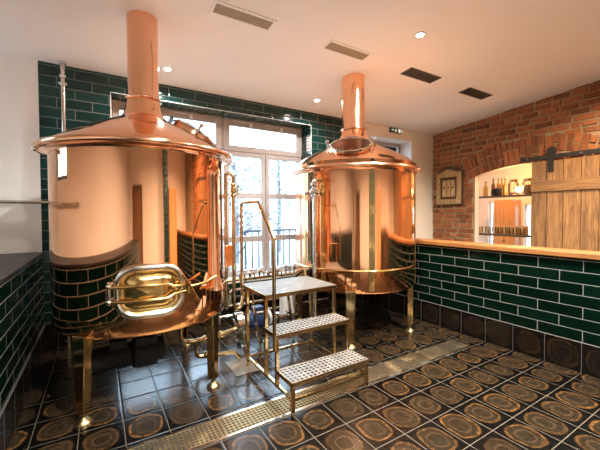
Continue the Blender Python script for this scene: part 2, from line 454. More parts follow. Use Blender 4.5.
# ---- brick wall with arched opening
AY0, AY1, AZS, AZC = 1.75, 3.60, 2.195, 2.335
half = (AY1-AY0)/2; rise = AZC-AZS; AR = (half*half+rise*rise)/(2*rise); AYC = (AY0+AY1)/2; AZ0 = AZC-AR
def az(y): return AZ0 + math.sqrt(AR*AR-(y-AYC)**2)
m = MB(); T = .13; ZT = 3.95
ylist = [YF-.3, AY0] + [AY0+(AY1-AY0)*i/24 for i in range(1,24)] + [AY1, YB+.35]
for i in range(len(ylist)-1):
    a, b = ylist[i], ylist[i+1]; inside = AY0 <= (a+b)/2 <= AY1
    za, zb = (az(a), az(b)) if inside else (0, 0)
    m.add([(XB,a,za),(XB,b,zb),(XB,b,ZT),(XB,a,ZT)], [(0,1,2,3)], 0)
    m.add([(XB+T,a,za),(XB+T,b,zb),(XB+T,b,ZT),(XB+T,a,ZT)], [(3,2,1,0)], 2)
    if inside: m.add([(XB-.02,a,za),(XB-.02,b,zb),(XB+T,b,zb),(XB+T,a,za)], [(3,2,1,0)], 2)
for y in (AY0, AY1):
    m.add([(XB,y,0),(XB+T,y,0),(XB+T,y,AZS),(XB,y,AZS)], [(0,1,2,3)], 2)
def rbrick(y0, y1, z0, z1, rot=0, c=None):
    dx = random.uniform(.010, .030)
    j = lambda: random.uniform(-.007, .007)
    vs = []
    for x, k in ((XB+.01, 0), (XB-dx, 1)):
        for (yy, zz) in ((y0,z0),(y1,z0),(y1,z1),(y0,z1)):
            cy, cz = (y0+y1)/2, (z0+z1)/2
            s = .90 if k else 1.0
            p = Vector((x + (random.uniform(-.004,.004) if k else 0), cy+(yy-cy)*(s if k else 1)+j(), cz+(zz-cz)*(s if k else 1)+j()))
            if rot:
                d = p - Vector((p.x, c[0], c[1])); cs, sn = math.cos(rot), math.sin(rot)
                p = Vector((p.x, c[0]+d.y*cs+d.z*sn, c[1]-d.y*sn+d.z*cs))
            vs.append(p)
    # mid ring for a rounded face
    m.add(vs, [(4,5,6,7),(0,4,7,3),(1,2,6,5),(0,1,5,4),(3,7,6,2)], 1)
RO = AR+.43
def in_arch(y, z):
    if AY0-.02 < y < AY1+.02 and z < az(min(max(y,AY0),AY1)): return True
    r = math.hypot(y-AYC, z-AZ0); ang = math.atan2(y-AYC, z-AZ0)
    return r < RO-.035 and abs(ang) < math.asin(half/AR)+.045 and z > AZS-.06
pz = .0985; z = .02; row = 0
while z < 3.75:
    y = -.6 + (0 if row % 2 else -.14) + random.uniform(-.03,.03)
    while y < YB-.01:
        L = random.choice((.27,.29,.28,.25,.14)) if random.random() < .9 else .2
        y1_ = min(y+L, YB-.004)
        if y1_-y > .05:
            # clip against the opening and voussoirs
            ys_ = [y+(y1_-y)*k/8 for k in range(9)]
            ok = [not (in_arch(q, z+.02) or in_arch(q, z+pz-.02)) for q in ys_]
            if all(ok): rbrick(y, y1_-.024, z+.010, z+pz-.012)
            else:
                ks = [k for k in range(9) if ok[k]]
                if len(ks) >= 3 and ks[-1]-ks[0] == len(ks)-1:
                    rbrick(ys_[ks[0]], ys_[ks[-1]]-.012, z+.006, z+pz-.008)
        y = y1_
    z += pz; row += 1
# voussoirs: fanned bricks over the opening
nv = 25; amax = math.asin(half/AR)+.035
for i in range(nv):
    a = -amax-.01 + (2*amax+.02)*(i+.5)/nv
    w = (2*amax*AR/nv)*.5-.008
    split = random.choice((.15,.28)) if i % 2 else random.choice((.28,.15))
    for r0, r1 in ((AR+.004, AR+split-.006), (AR+split+.008, RO-random.uniform(-.02,.03))):
        w1 = w*(r0+r1)/2/AR
        rbrick(AYC-w1, AYC+w1, AZ0+r0, AZ0+r1, a, (AYC, AZ0))
struct(m.build('wall_right', [M['mortar'], M['brick'], M['plaster']], origin=(XB,0,0), recalc=False, weld=False), 'rough red brick wall with a fanned brick arch', 'wall')

# ---- room beyond the arch
XD = 8.3
m = MB()
wins = [(3.55, 3.69, .55, 1.69), (4.38, 4.50, .55, 1.76)]
holed_wall(m, [1.0,3.55,3.69,4.38,4.50,5.2], [0,.55,1.69,1.76,2.9], [wins[0], wins[1]], lambda u,v: (XD,u,v), lambda u,v: (XD+.2,u,v), lambda u,v: 0)
for (a,b,c,d) in wins:
    for q in ([(XD,a,d),(XD,b,d),(XD+.2,b,d),(XD+.2,a,d)], [(XD,a,c),(XD+.2,a,c),(XD+.2,b,c),(XD,b,c)],
          [(XD,a,c),(XD,a,d),(XD+.2,a,d),(XD+.2,a,c)], [(XD,b,c),(XD+.2,b,c),(XD+.2,b,d),(XD,b,d)]):
        m.add(q, [(0,1,2,3)], 0)
struct(m.build('wall_bar_back', M['plaster'], recalc=False), 'warm lit plaster wall seen through the brick arch', 'wall')
m = MB(); m.box(XB+T, XD+.2, 5.2, 5.35, 0, 2.9); m.box(XB+T, XD+.2, .85, 1.0, 0, 2.9)
struct(m.build('wall_bar_side', M['plaster']), 'side walls of the small room beyond the arch', 'wall')
m = MB(); m.box(XB+T, XD+.2, .85, 5.35, 2.9, 3.0)
struct(m.build('ceiling_bar', M['plaster_white']), 'ceiling of the small room beyond the arch', 'ceiling')
for k, (a,b,c,d) in enumerate(wins):
    m = MB(); fr = .02
    m.box(XD+.1, XD+.14, a, a+fr, c, d); m.box(XD+.1, XD+.14, b-fr, b, c, d); m.box(XD+.1, XD+.14, a, b, c, c+fr); m.box(XD+.1, XD+.14, a, b, d-fr, d)
    f = m.build('window_%d' % (4+k), M['frame_white'])
    g = MB(); g.box(XD+.115, XD+.121, a+fr, b-fr, c+fr, d-fr); g.build('pane', M['glass'], f)
    struct(f, 'narrow bright window strip seen through the arch, %s' % ('beside the sliding door' if k == 0 else 'near the left arch jamb'), 'window')

# ---- big window: frames and panes at Y = 4.822
YW = 4.822
def win_frame(mb, x0, x1, z0, z1, w, y0=YW, y1=YW+.06):
    mb.box(x0, x0+w, y0, y1, z0, z1); mb.box(x1-w, x1, y0, y1, z0, z1)
    mb.box(x0+w, x1-w, y0, y1, z0, z0+w); mb.box(x0+w, x1-w, y0, y1, z1-w, z1)
def big_unit(name, x0, x1, label):
    o = thing(name, ((x0+x1)/2, YW, .515), label, 'window'); o['kind'] = 'structure'
    mb = MB()
    zt = 2.966
    mb.box(x0, x0+.03, YW+.01, YW+.09, .515, zt); mb.box(x1-.03, x1, YW+.01, YW+.09, .515, zt)
    mb.box(x0, x1, YW+.01, YW+.09, zt-.03, zt); mb.box(x0, x1, YW+.01, YW+.09, .515, .57)
    mb.box(x0, x1, YW+.01, YW+.09, 2.43, 2.50)
    mb.build('outer_frame', M['frame'], o, bevel=.004)
    t = MB(); win_frame(t, x0+.022, x1-.022, 2.475, zt-.022, .085); s = t.build('transom_sash', M['frame'], o, bevel=.006)
    g = MB(); g.box(x0+.107, x1-.107, YW+.03, YW+.036, 2.56, zt-.107); g.build('pane', M['glass'], s)
    xm = (x0+x1)/2
    for a, b in ((x0+.025, xm-.005), (xm+.005, x1-.025)):
        t = MB(); win_frame(t, a, b, .56, 2.455, .06, YW-.005, YW+.06)
        t.box(a+.05, b-.05, YW+.0, YW+.055, 1.75, 1.835); t.box(a+.05, b-.05, YW+.0, YW+.055, 1.06, 1.15)
        s = t.build('casement', M['frame'], o, bevel=.005)
        for c, d in ((.62,1.06),(1.15,1.75),(1.835,2.395)):
            g = MB(); g.box(a+.055, b-.055, YW+.025, YW+.031, c, d); g.build('pane', M['glass'], s)
    for hx in (x0+.45, x0+1.0):
        t = MB(); t.box(hx-.02, hx+.02, YW-.02, YW+.01, 2.87, 2.93); t.tube([(hx-.3,YW-.012,2.935),(hx,YW-.012,2.925)], .006, 8)
        t.build('stay', M['white_plastic'], o)
    return o
big_unit('window_1', 1.61, 3.012, 'large multi-pane window unit visible between the two copper kettles')
big_unit('window_2', .138, 1.608, 'large multi-pane window unit partly hidden behind the left copper kettle')
m = MB(); m.box(.10, 3.05, YB-.045, YW-.006, .50, .53)
struct(m.build('window_sill', M['frame_white'], bevel=.006), 'pale sill at the bottom of the big window', 'sill')
# small window on the right
x0,x1,z0,z1 = W2
o = thing('window_3', ((x0+x1)/2, YW, z0), 'small grey framed window in a white recess behind the right kettle', 'window'); o['kind'] = 'structure'
t = MB(); win_frame(t, x0, x1, z0, z1-.0, .07, YW-.0, YW+.06); t.box((x0+x1)/2-.04, (x0+x1)/2+.04, YW, YW+.06, z0+.05, z1-.05); t.build('frame', M['frame'], o, bevel=.005)
g = MB(); g.box(x0+.06, x1-.06, YW+.03, YW+.036, z0+.06, z1-.06); g.build('pane', M['glass'], o)
# left wall window
o = thing('window_6', (XW-.15, 3.67, 1.95), 'white gridded window in the side wall', 'window'); o['kind'] = 'structure'
a,b,c,d = W3
t = MB()
t.box(XW-.16, XW-.10, a, b, c, c+.06); t.box(XW-.16, XW-.10, a, b, d-.06, d)
for k in range(4): yy = a+.03+(b-a-.06)*k/3; t.box(XW-.16, XW-.10, yy-.03, yy+.03, c, d)
t.box(XW-.15, XW-.11, a, b, 2.45, 2.49)
t.build('frame', M['rail_out'], o); g = MB(); g.box(XW-.135, XW-.13, a+.02, b-.02, c+.02, d-.02); g.build('pane', M['glass'], o)

# ------------------------------------------------------------------ copper kettles
def kettle(name, cx, cy, R, zb, zr, prof, rneck, label, hatch_az, hatch_tilt, extra):
    root = thing(name, (cx, cy, 0), label, 'brewing kettle', 'copper brewing kettles')
    c = (cx, cy, 0)
    zsk = .74 if R < .72 else .86
    # body: dished bottom, straight wall
    m = MB()
    p = [(.001, zb-.10), (R*.4, zb-.085), (R*.75, zb-.045), (R-.03, zb-.006), (R-.008, zb), (R, zb+.012), (R, zsk)]
    m.lathe(p, c, 160); m.build('skirt', M['copper_skirt_left' if R < .72 else 'copper_skirt_right'], root)
    m = MB(); m.lathe([(R, zsk), (R, zsk+.5), (R, zr-.03)], c, 160); m.build('body', M['copper_left' if R < .72 else 'copper_right'], root)
    # rolled rim
    m = MB()
    rf = prof[0][0]
    p = [(R-.004, zr-.05), (R+.012, zr-.035), (R+.03, zr-.024), (rf-.03, zr-.022)]
    p += [(rf-.022+.022*math.cos(a), zr+.0+.024*math.sin(a)) for a in [-PI/2+PI*i/8 for i in range(9)]]
    p += [(rf-.05, zr+.028)]
    m.lathe(p, c, 160); m.build('rim', M['copper_satin'], root)
    # dome
    m = MB(); m.lathe([(rf-.05, zr+.026)] + prof[1:], c, 128); m.build('dome', M['copper'], root)
    # flue
    m = MB(); zt = zc(cy)
    zn = prof[-1][1]; rn = prof[-1][0]
    prev = [(rn, zn)]
    ztop = zt+.016
    m.lathe([(rn+.001, zn-.002), (rneck, zn+.03), (rneck, (zn+ztop)/2), (rneck, ztop)], c, 64)
    f = m.build('flue', M['copper_satin'], root)
    m = MB(); zz = zn+.015
    ring = [(rneck-.006+.018*math.cos(a)+.012, zz+.016*math.sin(a)) for a in [2*PI*i/12 for i in range(13)]]
    m.lathe(ring, c, 64); m.build('collar', M['copper_satin'], f)
    # four tapered legs with screw feet
    for sx, sy in ((-1,-1),(1,-1),(1,1),(-1,1)):
        lx, ly = (-.122 if sx < 0 else .818, cy+sy*.53) if R < .72 else (cx+sx*.49-.02, cy+sy*.54)
        rad = Vector((sx,sy,0)).normalized(); tan = Vector((-rad.y, rad.x, 0))
        m = MB(); 
        zt_ = zb+.03
        def fr(u, v, t): return Vector((lx,ly,0)) + tan*u + rad*t + Vector((0,0,v))
        m.prism([(-.033,.075),(.033,.075),(.056,zt_),(-.056,zt_)], fr, -.034, .034)
        leg = m.build('leg', M['steel_warm'] if sx*sy > 0 or R < .72 else M['steel_warm'], root, bevel=.005)
        m = MB()
        m.lathe([(.001,.08),(.016,.08),(.018,.045),(.03,.035),(.052,.016),(.056,.006),(.056,0.0),(.001,0)], (lx,ly,0), 24)
        m.build('foot', M['grate'], leg)
    # round man hatch on the dome
    slope = math.atan2(prof[1][1]-prof[-4][1], prof[-4][0]-prof[1][0]) if False else hatch_tilt
    a = hatch_az; rd = Vector((math.cos(a), math.sin(a), 0))
    hr = .43 if R < .72 else .52
    def dome_z(r):
        pts = prof
        for (r0,z0_),(r1,z1_) in zip(pts[:-1], pts[1:]):
            if r1 <= r <= r0: return z0_+(z1_-z0_)*(r0-r)/(r0-r1+1e-9)
        return pts[-1][1]
    hz = dome_z(hr)
    nrm = (rd*math.sin(slope) + Vector((0,0,math.cos(slope)))).normalized()
    ux = Vector((-rd.y, rd.x, 0)); uy = nrm.cross(ux)
    base = Vector((cx,cy,0)) + rd*hr + Vector((0,0,hz)) + nrm*.022
    Mx = Matrix((( ux.x, uy.x, nrm.x), (ux.y, uy.y, nrm.y), (ux.z, uy.z, nrm.z)))
    HR = .215 if R < .72 else .235
    h = MB(); h.lathe([(HR-.004,-.11),(HR-.004,-.004)], base, 48, M=Mx)
    hatch = h.build('hatch', M['copper_satin'], root)
    h = MB(); h.lathe([(HR-.016,.0),(HR-.016,.012),(HR-.004,.016),(HR+.012,.012),(HR+.012,-.010),(HR-.004,-.014)], base, 48, M=Mx)
    nb = 12
    for i in range(nb):
        aa = 2*PI*i/nb; q = base + Mx @ Vector((math.cos(aa)*(HR-.004), math.sin(aa)*(HR-.004), .016))
        h.lathe([(.011,-.005),(.011,.008),(.001,.009)], q, 8, M=Mx)
    h.build('hatch_ring', M['chrome'], hatch)
    h = MB(); h.lathe([(.001,.006),(HR-.015,.006)], base, 48, M=Mx); h.build('hatch_glass', M['hatch_glass'], hatch)
    for sgn in (-1, 1):
        h = MB(); q = base + ux*sgn*(HR+.035) + nrm*.01
        h.tube([q-nrm*.05, q+nrm*.02], .012, 10); h.ball(q+nrm*.04, .022)
        h.build('hatch_knob', M['chrome'], hatch)
    h = MB(); q = base + uy*(HR+.03); h.bar(q-ux*.06, q+ux*.06, .035, .03, up=nrm); h.tube([q-ux*.08,q+ux*.08], .016, 10)
    h.build('hatch_hinge', M['iron'], hatch)
    extra(root, cx, cy, R)
    return root

def cyl_pt(cx, cy, R, th, z): return Vector((cx+R*math.cos(th), cy+R*math.sin(th), z))

def manway(root, cx, cy, R):
    th0 = math.radians(-94.0); zc0 = .940; W = .225; H = .185
    def P(u, v, t):     # bend onto the wall; u to the right, v up, t outward
        th = th0 + u/R
        return cyl_pt(cx, cy, R+t, th, zc0+v)
    def rr(w, h, r, n=8):
        pts = []
        for qx, qy, a0 in ((1,1,0),(-1,1,PI/2),(-1,-1,PI),(1,-1,1.5*PI)):
            for i in range(n+1):
                a = a0+PI/2*i/n; pts.append((qx*(w-r)+r*math.cos(a), qy*(h-r)+r*math.sin(a)))
        return pts
    # frame tube and dished door
    m = MB(); L = rr(W-.012, H-.012, .125)
    m.tube([P(u,v,.020) for u,v in L if True], .026, 14, closed=True); fr = m.build('manway_frame', M['steel'], root)
    loops = [(W-.018,H-.018,.119,.0),(W-.02,H-.02,.117,.030),(W-.034,H-.034,.105,.036),(W-.044,H-.044,.097,.028),(W-.062,H-.062,.082,.026),(W-.085,H-.078,.072,.044),(W-.115,H-.10,.06,.053),(W-.16,H-.125,.045,.056)]
    m = MB(); vs = []; fs = []; n = len(L)
    for (w,h,r,t) in loops:
        Lq = rr(w,h,r); vs += [P(u,v,t) for u,v in Lq]
    for j in range(len(loops)-1):
        for i in range(n): fs.append((j*n+i, j*n+(i+1)%n, (j+1)*n+(i+1)%n, (j+1)*n+i))
    fs.append(tuple((len(loops)-1)*n+i for i in range(n)))
    m.add(vs, fs, 0, True)
    door = m.build('manway_door', M['brass'], root)
    m = MB()
    for v in (.052, -.052):
        pts = [P(-W-.03,v-.006,.05), P(-W*.6,v,.078), P(0,v+.002,.084), P(W*.45,v,.08), P(W*.62,v*.55,.078), P(W+.02,v*.45+.0,.06)]
        m.tube(pts, .0115, 10)
    # centre plate with a shallow pyramid between the bars
    m.add([P(-.11,-.05,.066),P(.06,-.05,.066),P(.06,.05,.066),P(-.11,.05,.066),P(-.025,0,.076)], [(0,1,4),(1,2,4),(2,3,4),(3,0,4)])
    m.build('clamp_bars', M['brass'], door)
    m = MB()
    m.tube([P(-W-.03,-.075,.05), P(-W-.03,.085,.05)], .013, 12)
    for v in (.055,-.055): m.bar(P(-W-.03,v,.0), P(-W-.03,v,.05), .03, .03); m.ball(P(-W-.03,v,.05), .02, n=8)
    m.build('hinge', M['steel'], door)
    m = MB()
    m.tube([P(W-.035,.115,.085), P(W+.02,.02,.09), P(W+.085,-.115,.085)], .010, 10)
    m.tube([P(W+.02,.012,.09), P(W+.14,.02,.10), P(W+.24,.055,.10)], .010, 10)
    m.lathe([(.001,.03),(.02,.03),(.02,-.06),(.001,-.06)], P(W+.018,.014,.07), 16)
    m.build('latch_lever', M['brass'], door)

def left_extra(root, cx, cy, R):
    manway(root, cx, cy, R)
    # overflow pipe on the flank with a flared bell end
    th = math.radians(-49.0); q = cyl_pt(cx, cy, R+.012, th, 0)
    m = MB(); m.lathe([(.050,1.86),(.052,1.84),(.041,1.82),(.041,.98),(.044,.97)], (q.x,q.y,0), 28)
    m.lathe([(.02,1.875),(.050,1.862)], (q.x,q.y,0), 28)
    m.build('overflow_pipe', M['copper_satin'], root)
    q2 = cyl_pt(cx, cy, R+.03, math.radians(-49), 0)
    m = MB(); m.lathe([(.001,.972),(.032,.97),(.034,.955),(.044,.91),(.060,.862),(.063,.855),(.055,.857),(.025,.95)], (q2.x,q2.y,0), 28)
    m.build('copper_bell', M['copper_satin'], root)
    m = MB()
    a = cyl_pt(cx,cy,R+.02,math.radians(-75),.905); b = cyl_pt(cx,cy,R+.09,math.radians(-25),.92)
    # condensate line round the lower wall
    pts = [cyl_pt(cx,cy,R+.03,math.radians(-60+i*6),.885-.004*i*(1 if i<4 else .5)) for i in range(7)]
    m.tube(pts, .010, 10); m.build('drain_line', M['brass'], root)
    # rim clamps
    for th in (20, 200):
        q = cyl_pt(cx, cy, R+.095, math.radians(th), 1.985); m = MB(); m.ball(q, .02); m.tube([q, q+Vector((0,0,.05))], .008, 8); m.build('rim_clamp', M['chrome'], root)
    # geared agitator motor slung under the bottom
    m = MB(); mx = .33; my = 2.97
    m.lathe([(.001,.63),(.10,.63),(.10,.56),(.07,.55),(.07,.50),(.001,.50)], (mx,my,0), 24)
    m.build('motor_flange', M['black'], root)
    m = MB(); Rq = Matrix(((0,0,1),(0,1,0),(-1,0,0)))
    m.lathe([(.001,-.13),(.10,-.13),(.118,-.11),(.118,.05),(.095,.07),(.095,.11),(.06,.13),(.001,.13)], (mx,my,.37), 20, M=Rq)
    m.box(mx-.10, mx+.06, my-.09, my+.09, .27, .505)
    m.build('gearbox', M['black'], root, bevel=.008)
    m = MB(); Rm = Matrix(((0,0,1),(0,1,0),(-1,0,0)))
    m.lathe([(.001,-.36),(.07,-.36),(.088,-.34),(.088,-.10),(.09,0),(.001,0)], (mx-.05,my,.37), 24, M=Rm)
    for i in range(10):
        x = mx-.36+i*.026
        m.lathe([(.088,x),(.096,x),(.096,x+.008),(.088,x+.008)], (0,my,.37), 24, M=Matrix(((0,0,1),(0,1,0),(-1,0,0))))
    m.box(mx-.28, mx-.16, my-.06, my+.06, .44, .50)
    m.build('agitator_motor', M['black'], root)

STRIPS = ((-178.7,.04),(-156.8,.05),(-116,.06),(-50,.06))
def right_extra(root, cx, cy, R):
    m = MB(); z = .867
    ring = [(R-.004+.014*math.cos(a)+.004, z+.012*math.sin(a)) for a in [2*PI*i/10 for i in range(11)]]
    m.lathe(ring, (cx,cy,0), 128); m.build('band', M['brass_bright'], root)
    for d, w in STRIPS:
        m = MB(); th = math.radians(d)
        for z0, z1 in ((.64,.855),(.88,1.975)):
            vs = []
            for zz in (z0,z1):
                for k, t in ((-1,-.002),(-1,.005),(1,.005),(1,-.002)): vs.append(cyl_pt(cx,cy,R+t,th+k*w/2/R,zz))
            m.add(vs, [(0,1,5,4),(1,2,6,5),(2,3,7,6),(0,4,7,3),(0,3,2,1),(4,5,6,7)])
        m.build('seam_strip', M['brass'], root)
    # thermometer box on the wall
    th = math.radians(-147.5); q = cyl_pt(cx,cy,R,th,1.07); rd = Vector((math.cos(th),math.sin(th),0)); tn = Vector((-rd.y,rd.x,0))
    m = MB(); m.prism([(-.045,-.10),(.045,-.10),(.045,.10),(-.045,.10)], lambda u,v,t: q+tn*u+rd*t+Vector((0,0,v)), -.01, .035)
    m.build('gauge_box', M['copper'], root, bevel=.004)
    # sampling valve and downpipe
    th = math.radians(-161.5); q = cyl_pt(cx,cy,R+.075,th,0); rd = Vector((math.cos(th),math.sin(th),0)); tn = Vector((-rd.y,rd.x,0))
    m = MB()
    top = q+Vector((0,0,1.90))
    m.tube([q+Vector((0,0,.0+.33)), q+Vector((0,0,1.70))], .022, 16)
    m.tube(fillet([q+Vector((0,0,1.74)), q+Vector((0,0,1.89)), q-rd*.075+Vector((0,0,1.89))], .06), .024, 16)
    pipe = m.build('downpipe', M['steel'], root)
    m = MB()
    m.lathe([(.001,1.70),(.035,1.70),(.038,1.715),(.034,1.73),(.034,1.76),(.04,1.77),(.04,1.785),(.001,1.785)], q, 20)
    m.bar(q+tn*.07+Vector((0,0,1.75)), q+tn*-.09+rd*.03+Vector((0,0,1.735)), .02, .016)
    m.ball(q+tn*-.10+rd*.03+Vector((0,0,1.733)), .02); m.ball(q+rd*.035+Vector((0,0,1.745)), .036); m.ball(q+Vector((0,0,1.745)), .05); m.ball(q+rd*.01+Vector((0,0,1.83)), .036)
    m.tube([q+tn*-.05+Vector((0,0,1.71)), q+tn*-.02+Vector((0,0,1.62)), q+Vector((0,0,1.58))], .006, 8)
    m.build('valve', M['chrome'], pipe)
    for th in (0, 168):
        q = cyl_pt(cx, cy, R+.05, math.radians(th-41+15*(th==0)), 1.985); m = MB(); m.ball(q, .026); m.tube([q, q+Vector((0,0,.04))], .01, 8); m.build('rim_clamp', M['chrome'], root)

prof1 = [(.805,2.03),(.74,2.072),(.62,2.145),(.46,2.240),(.34,2.296),(.27,2.330),(.21,2.362),(.178,2.392),(.157,2.44),(.142,2.53)]
prof2 = [(.842,2.03),(.79,2.10),(.72,2.165),(.60,2.24),(.48,2.302),(.36,2.355),(.27,2.405),(.215,2.455),(.178,2.515),(.157,2.58)]
kettle('copper_kettle', .362, 3.32, .71, .608, 2.03, prof1, .130, 'polished copper kettle with oval brass side hatch, nearer to the slate topped wall', math.radians(-4), math.radians(31), left_extra)
kettle('copper_kettle', 2.875, 3.32, .775, .613, 2.03, prof2, .150, 'polished copper kettle with round glass hatch facing out on its lid, beside the oak ledge', math.radians(-134), math.radians(30), right_extra)

# ------------------------------------------------------------------ floor drain
root = thing('floor_drain', (1.5, 2.2, 0), 'long brass toned gridded drain channel set across the tiled floor', 'drain')
DX0, DX1, DY0, DY1 = -.52, 3.57, 2.090, 2.335
m = MB()
for y0_, y1_ in ((DY0, DY0+.022), (DY1-.022, DY1)): m.box(DX0, DX1, y0_, y1_, 0, .006)
m.box(DX1-.022, DX1, DY0, DY1, 0, .006); m.box(DX0, DX0+.022, DY0, DY1, 0, .006)
m.build('frame', M['steel'], root)
m = MB(); m.box(DX0, DX1, DY0+.01, DY1-.01, .0005, .001); m.build('channel', M['vent_void'], root)
sec = [DX0+.022, .70, 1.78, 2.86, DX1-.022]
for a, b in zip(sec[:-1], sec[1:]):
    m = MB(); y0_, y1_ = DY0+.024, DY1-.024
    a += .004; b -= .004
    m.box(a, a+.010, y0_, y1_, .001, .0055); m.box(b-.010, b, y0_, y1_, .001, .0055)
    for k in range(8):
        yy = y0_+(y1_-y0_)*k/7; m.box(a, b, yy-.0035, yy+.0035, .0012, .0055)
    nx = int((b-a)/.029)
    for k in range(nx):
        xx = a+(b-a)*(k+.5)/nx; m.box(xx-.0036, xx+.0036, y0_, y1_, .0012, .005)
    m.build('grate', M['grate'], root)
m = MB(); m.box(1.06, 1.17, 2.86, 3.17, 0, .004)
m2 = MB(); m2.box(1.055, 1.30, 2.85, 3.18, 0, .005); 
o = m2.build('drain_cover', M['cover'], bevel=.002); tag(o, 'square steel cover plate in the floor behind the step platform', 'drain cover')

# ------------------------------------------------------------------ step platform
SX0, SX1 = 1.2, 1.975
root = thing('step_platform', (1.587, 2.55, 0), 'three tread steel step platform with perforated treads and one handrail', 'steps')
def tread(y0, y1, z):
    m = MB(); p = .040; nx = max(1, round((SX1-SX0-.03)/p)); ny = max(1, round((y1-y0-.02)/p))
    x0, x1 = SX0+.006, SX1-.006; ya, yb = y0+.006, y1-.006
    dx = (x1-x0)/nx; dy = (yb-ya)/ny; r = .0142
    for i in range(nx):
        for j in range(ny):
            cx, cy = x0+(i+.5)*dx, ya+(j+.5)*dy
            sq = []; ci = []
            for k in range(8):
                a = PI/4*k; c_, s_ = math.cos(a), math.sin(a); q = max(abs(c_), abs(s_))
                sq.append((cx+c_/q*dx/2, cy+s_/q*dy/2, z)); ci.append((cx+r*c_, cy+r*s_, z))
            m.add(sq+ci, [(k, (k+1)%8, 8+(k+1)%8, 8+k) for k in range(8)])
    o = m.build('tread', M['steel_plate'], root)
    s = o.modifiers.new('thick', 'SOLIDIFY'); s.thickness = .003; s.offset = -1
    m = MB(); h = .034; w = .006
    m.box(SX0, SX1, y0, y0+w, z-h, z+.001); m.box(SX0, SX1, y1-w, y1, z-h, z+.001)
    m.box(SX0, SX0+w, y0, y1, z-h, z+.001); m.box(SX1-w, SX1, y0, y1, z-h, z+.001)
    m.build('tread_rim', M['steel_warm'], o, bevel=.0015)
tread(2.08, 2.33, .235); tread(2.33, 2.57, .515); tread(2.53, 3.09, .80)
L = .030
def leg(x, y, z0, z1):
    m = MB(); m.box(x, x+L, y, y+L, z0, z1); m.build('leg', M['steel_warm'], root, bevel=.003)
for x in (SX0+.002, SX1-L-.002):
    leg(x, 2.083, 0, .2); leg(x, 2.335, .085, .48); leg(x, 2.54, .085, .765); leg(x, 2.955, 0, .765)
m = MB()
for x in (SX0+.017, SX1-.017): m.bar((x, 2.11, .10), (x, 2.96, .10), .026, .026)
m.bar((SX0+.03, 2.098, .10), (SX1-.03, 2.098, .10), .026, .026); m.bar((SX0+.03, 2.97, .10), (SX1-.03, 2.97, .10), .026, .026)
m.build('base_frame', M['steel_warm'], root, bevel=.003)
m = MB(); X = SX0-.018
pts = fillet([(X,3.02,.70),(X,3.02,1.612),(X,2.615,1.606),(X,2.325,1.305),(X,2.325,.40)], .035, 5)
m.tube(pts, .0155, 14); 
for q in ((X,3.02,.79),(X,2.345,.497)): m.bar(q, (SX0+.02,q[1],q[2]), .02, .02)
m.build('handrail', M['steel_warm'], root)

# ------------------------------------------------------------------ pipes, pump and small kit
root = thing('pipework', (1.2, 3.4, 0), 'brass and steel wort pipes with return bend between the two kettles', 'pipes')
m = MB()
Y = 3.50
m.tube(fillet([(1.185,Y,.47),(1.185,Y,1.95),(1.275,Y,1.95),(1.275,Y,1.80)], .055, 8), .021, 16)
m.tube([(1.275,Y,1.80),(1.275,Y,.56)], .021, 16)
m.tube(fillet([(1.275,Y,.56),(1.275,Y,.42),(1.36,Y+.02,.42),(1.42,Y+.05,.60)], .06, 6), .02, 14)
m.build('riser_pipe', M['steel_warm'], root)
m = MB()
for z in (1.83, 1.755, 1.71): m.lathe([(.001,z-.012),(.034,z-.012),(.037,z),(.034,z+.012),(.001,z+.012)], (1.275,Y,0), 20)
m.ball((1.275,Y,1.79), .034); m.bar((1.275,Y-.03,1.78),(1.34,Y-.05,1.80),.018,.012); m.tube([(1.33,Y,1.83),(1.33,Y,1.72),(1.275,Y,1.71)], .008, 8)
for z in (1.83,1.71): m.lathe([(.001,z-.01),(.03,z-.01),(.03,z+.01),(.001,z+.01)], (1.185,Y,0), 20)
m.build('valve', M['brass_bright'], root)
m = MB(); m.box(1.155,1.245,Y-.06,Y-.022,.93,1.16); m.build('heat_shield_box', M['copper_shield'], root, bevel=.005)
m = MB()
m.tube(fillet([(.64,3.2,.54),(.64,3.2,.285),(.78,3.2,.27),(1.06,3.2,.29),(1.2,3.22,.31)], .07, 8), .023, 16)
m.build('outlet_pipe', M['steel_warm'], root)
m = MB()
m.tube(fillet([(.78,3.2,.27),(.78,3.2,.12),(.86,3.2,.105),(1.15,3.16,.095),(1.20,3.14,.02)], .05, 8), .02, 16)
m.build('drain_spout', M['steel_warm'], root)
m = MB()
for x, z in ((.86,.272),(1.02,.287)):
    m = MB(); m.lathe([(.001,-.014),(.034,-.014),(.036,0),(.034,.014),(.001,.014)], (x,3.2,z), 18, M=Matrix(((0,0,1),(0,1,0),(-1,0,0)))); m.build('pipe_clamp', M['brass_bright'], root)
m = MB(); m.ball((.87,3.2,.118), .032); m.bar((.87,3.2,.145),(.95,3.17,.17),.016,.012); m.build('tap', M['brass_bright'], root)
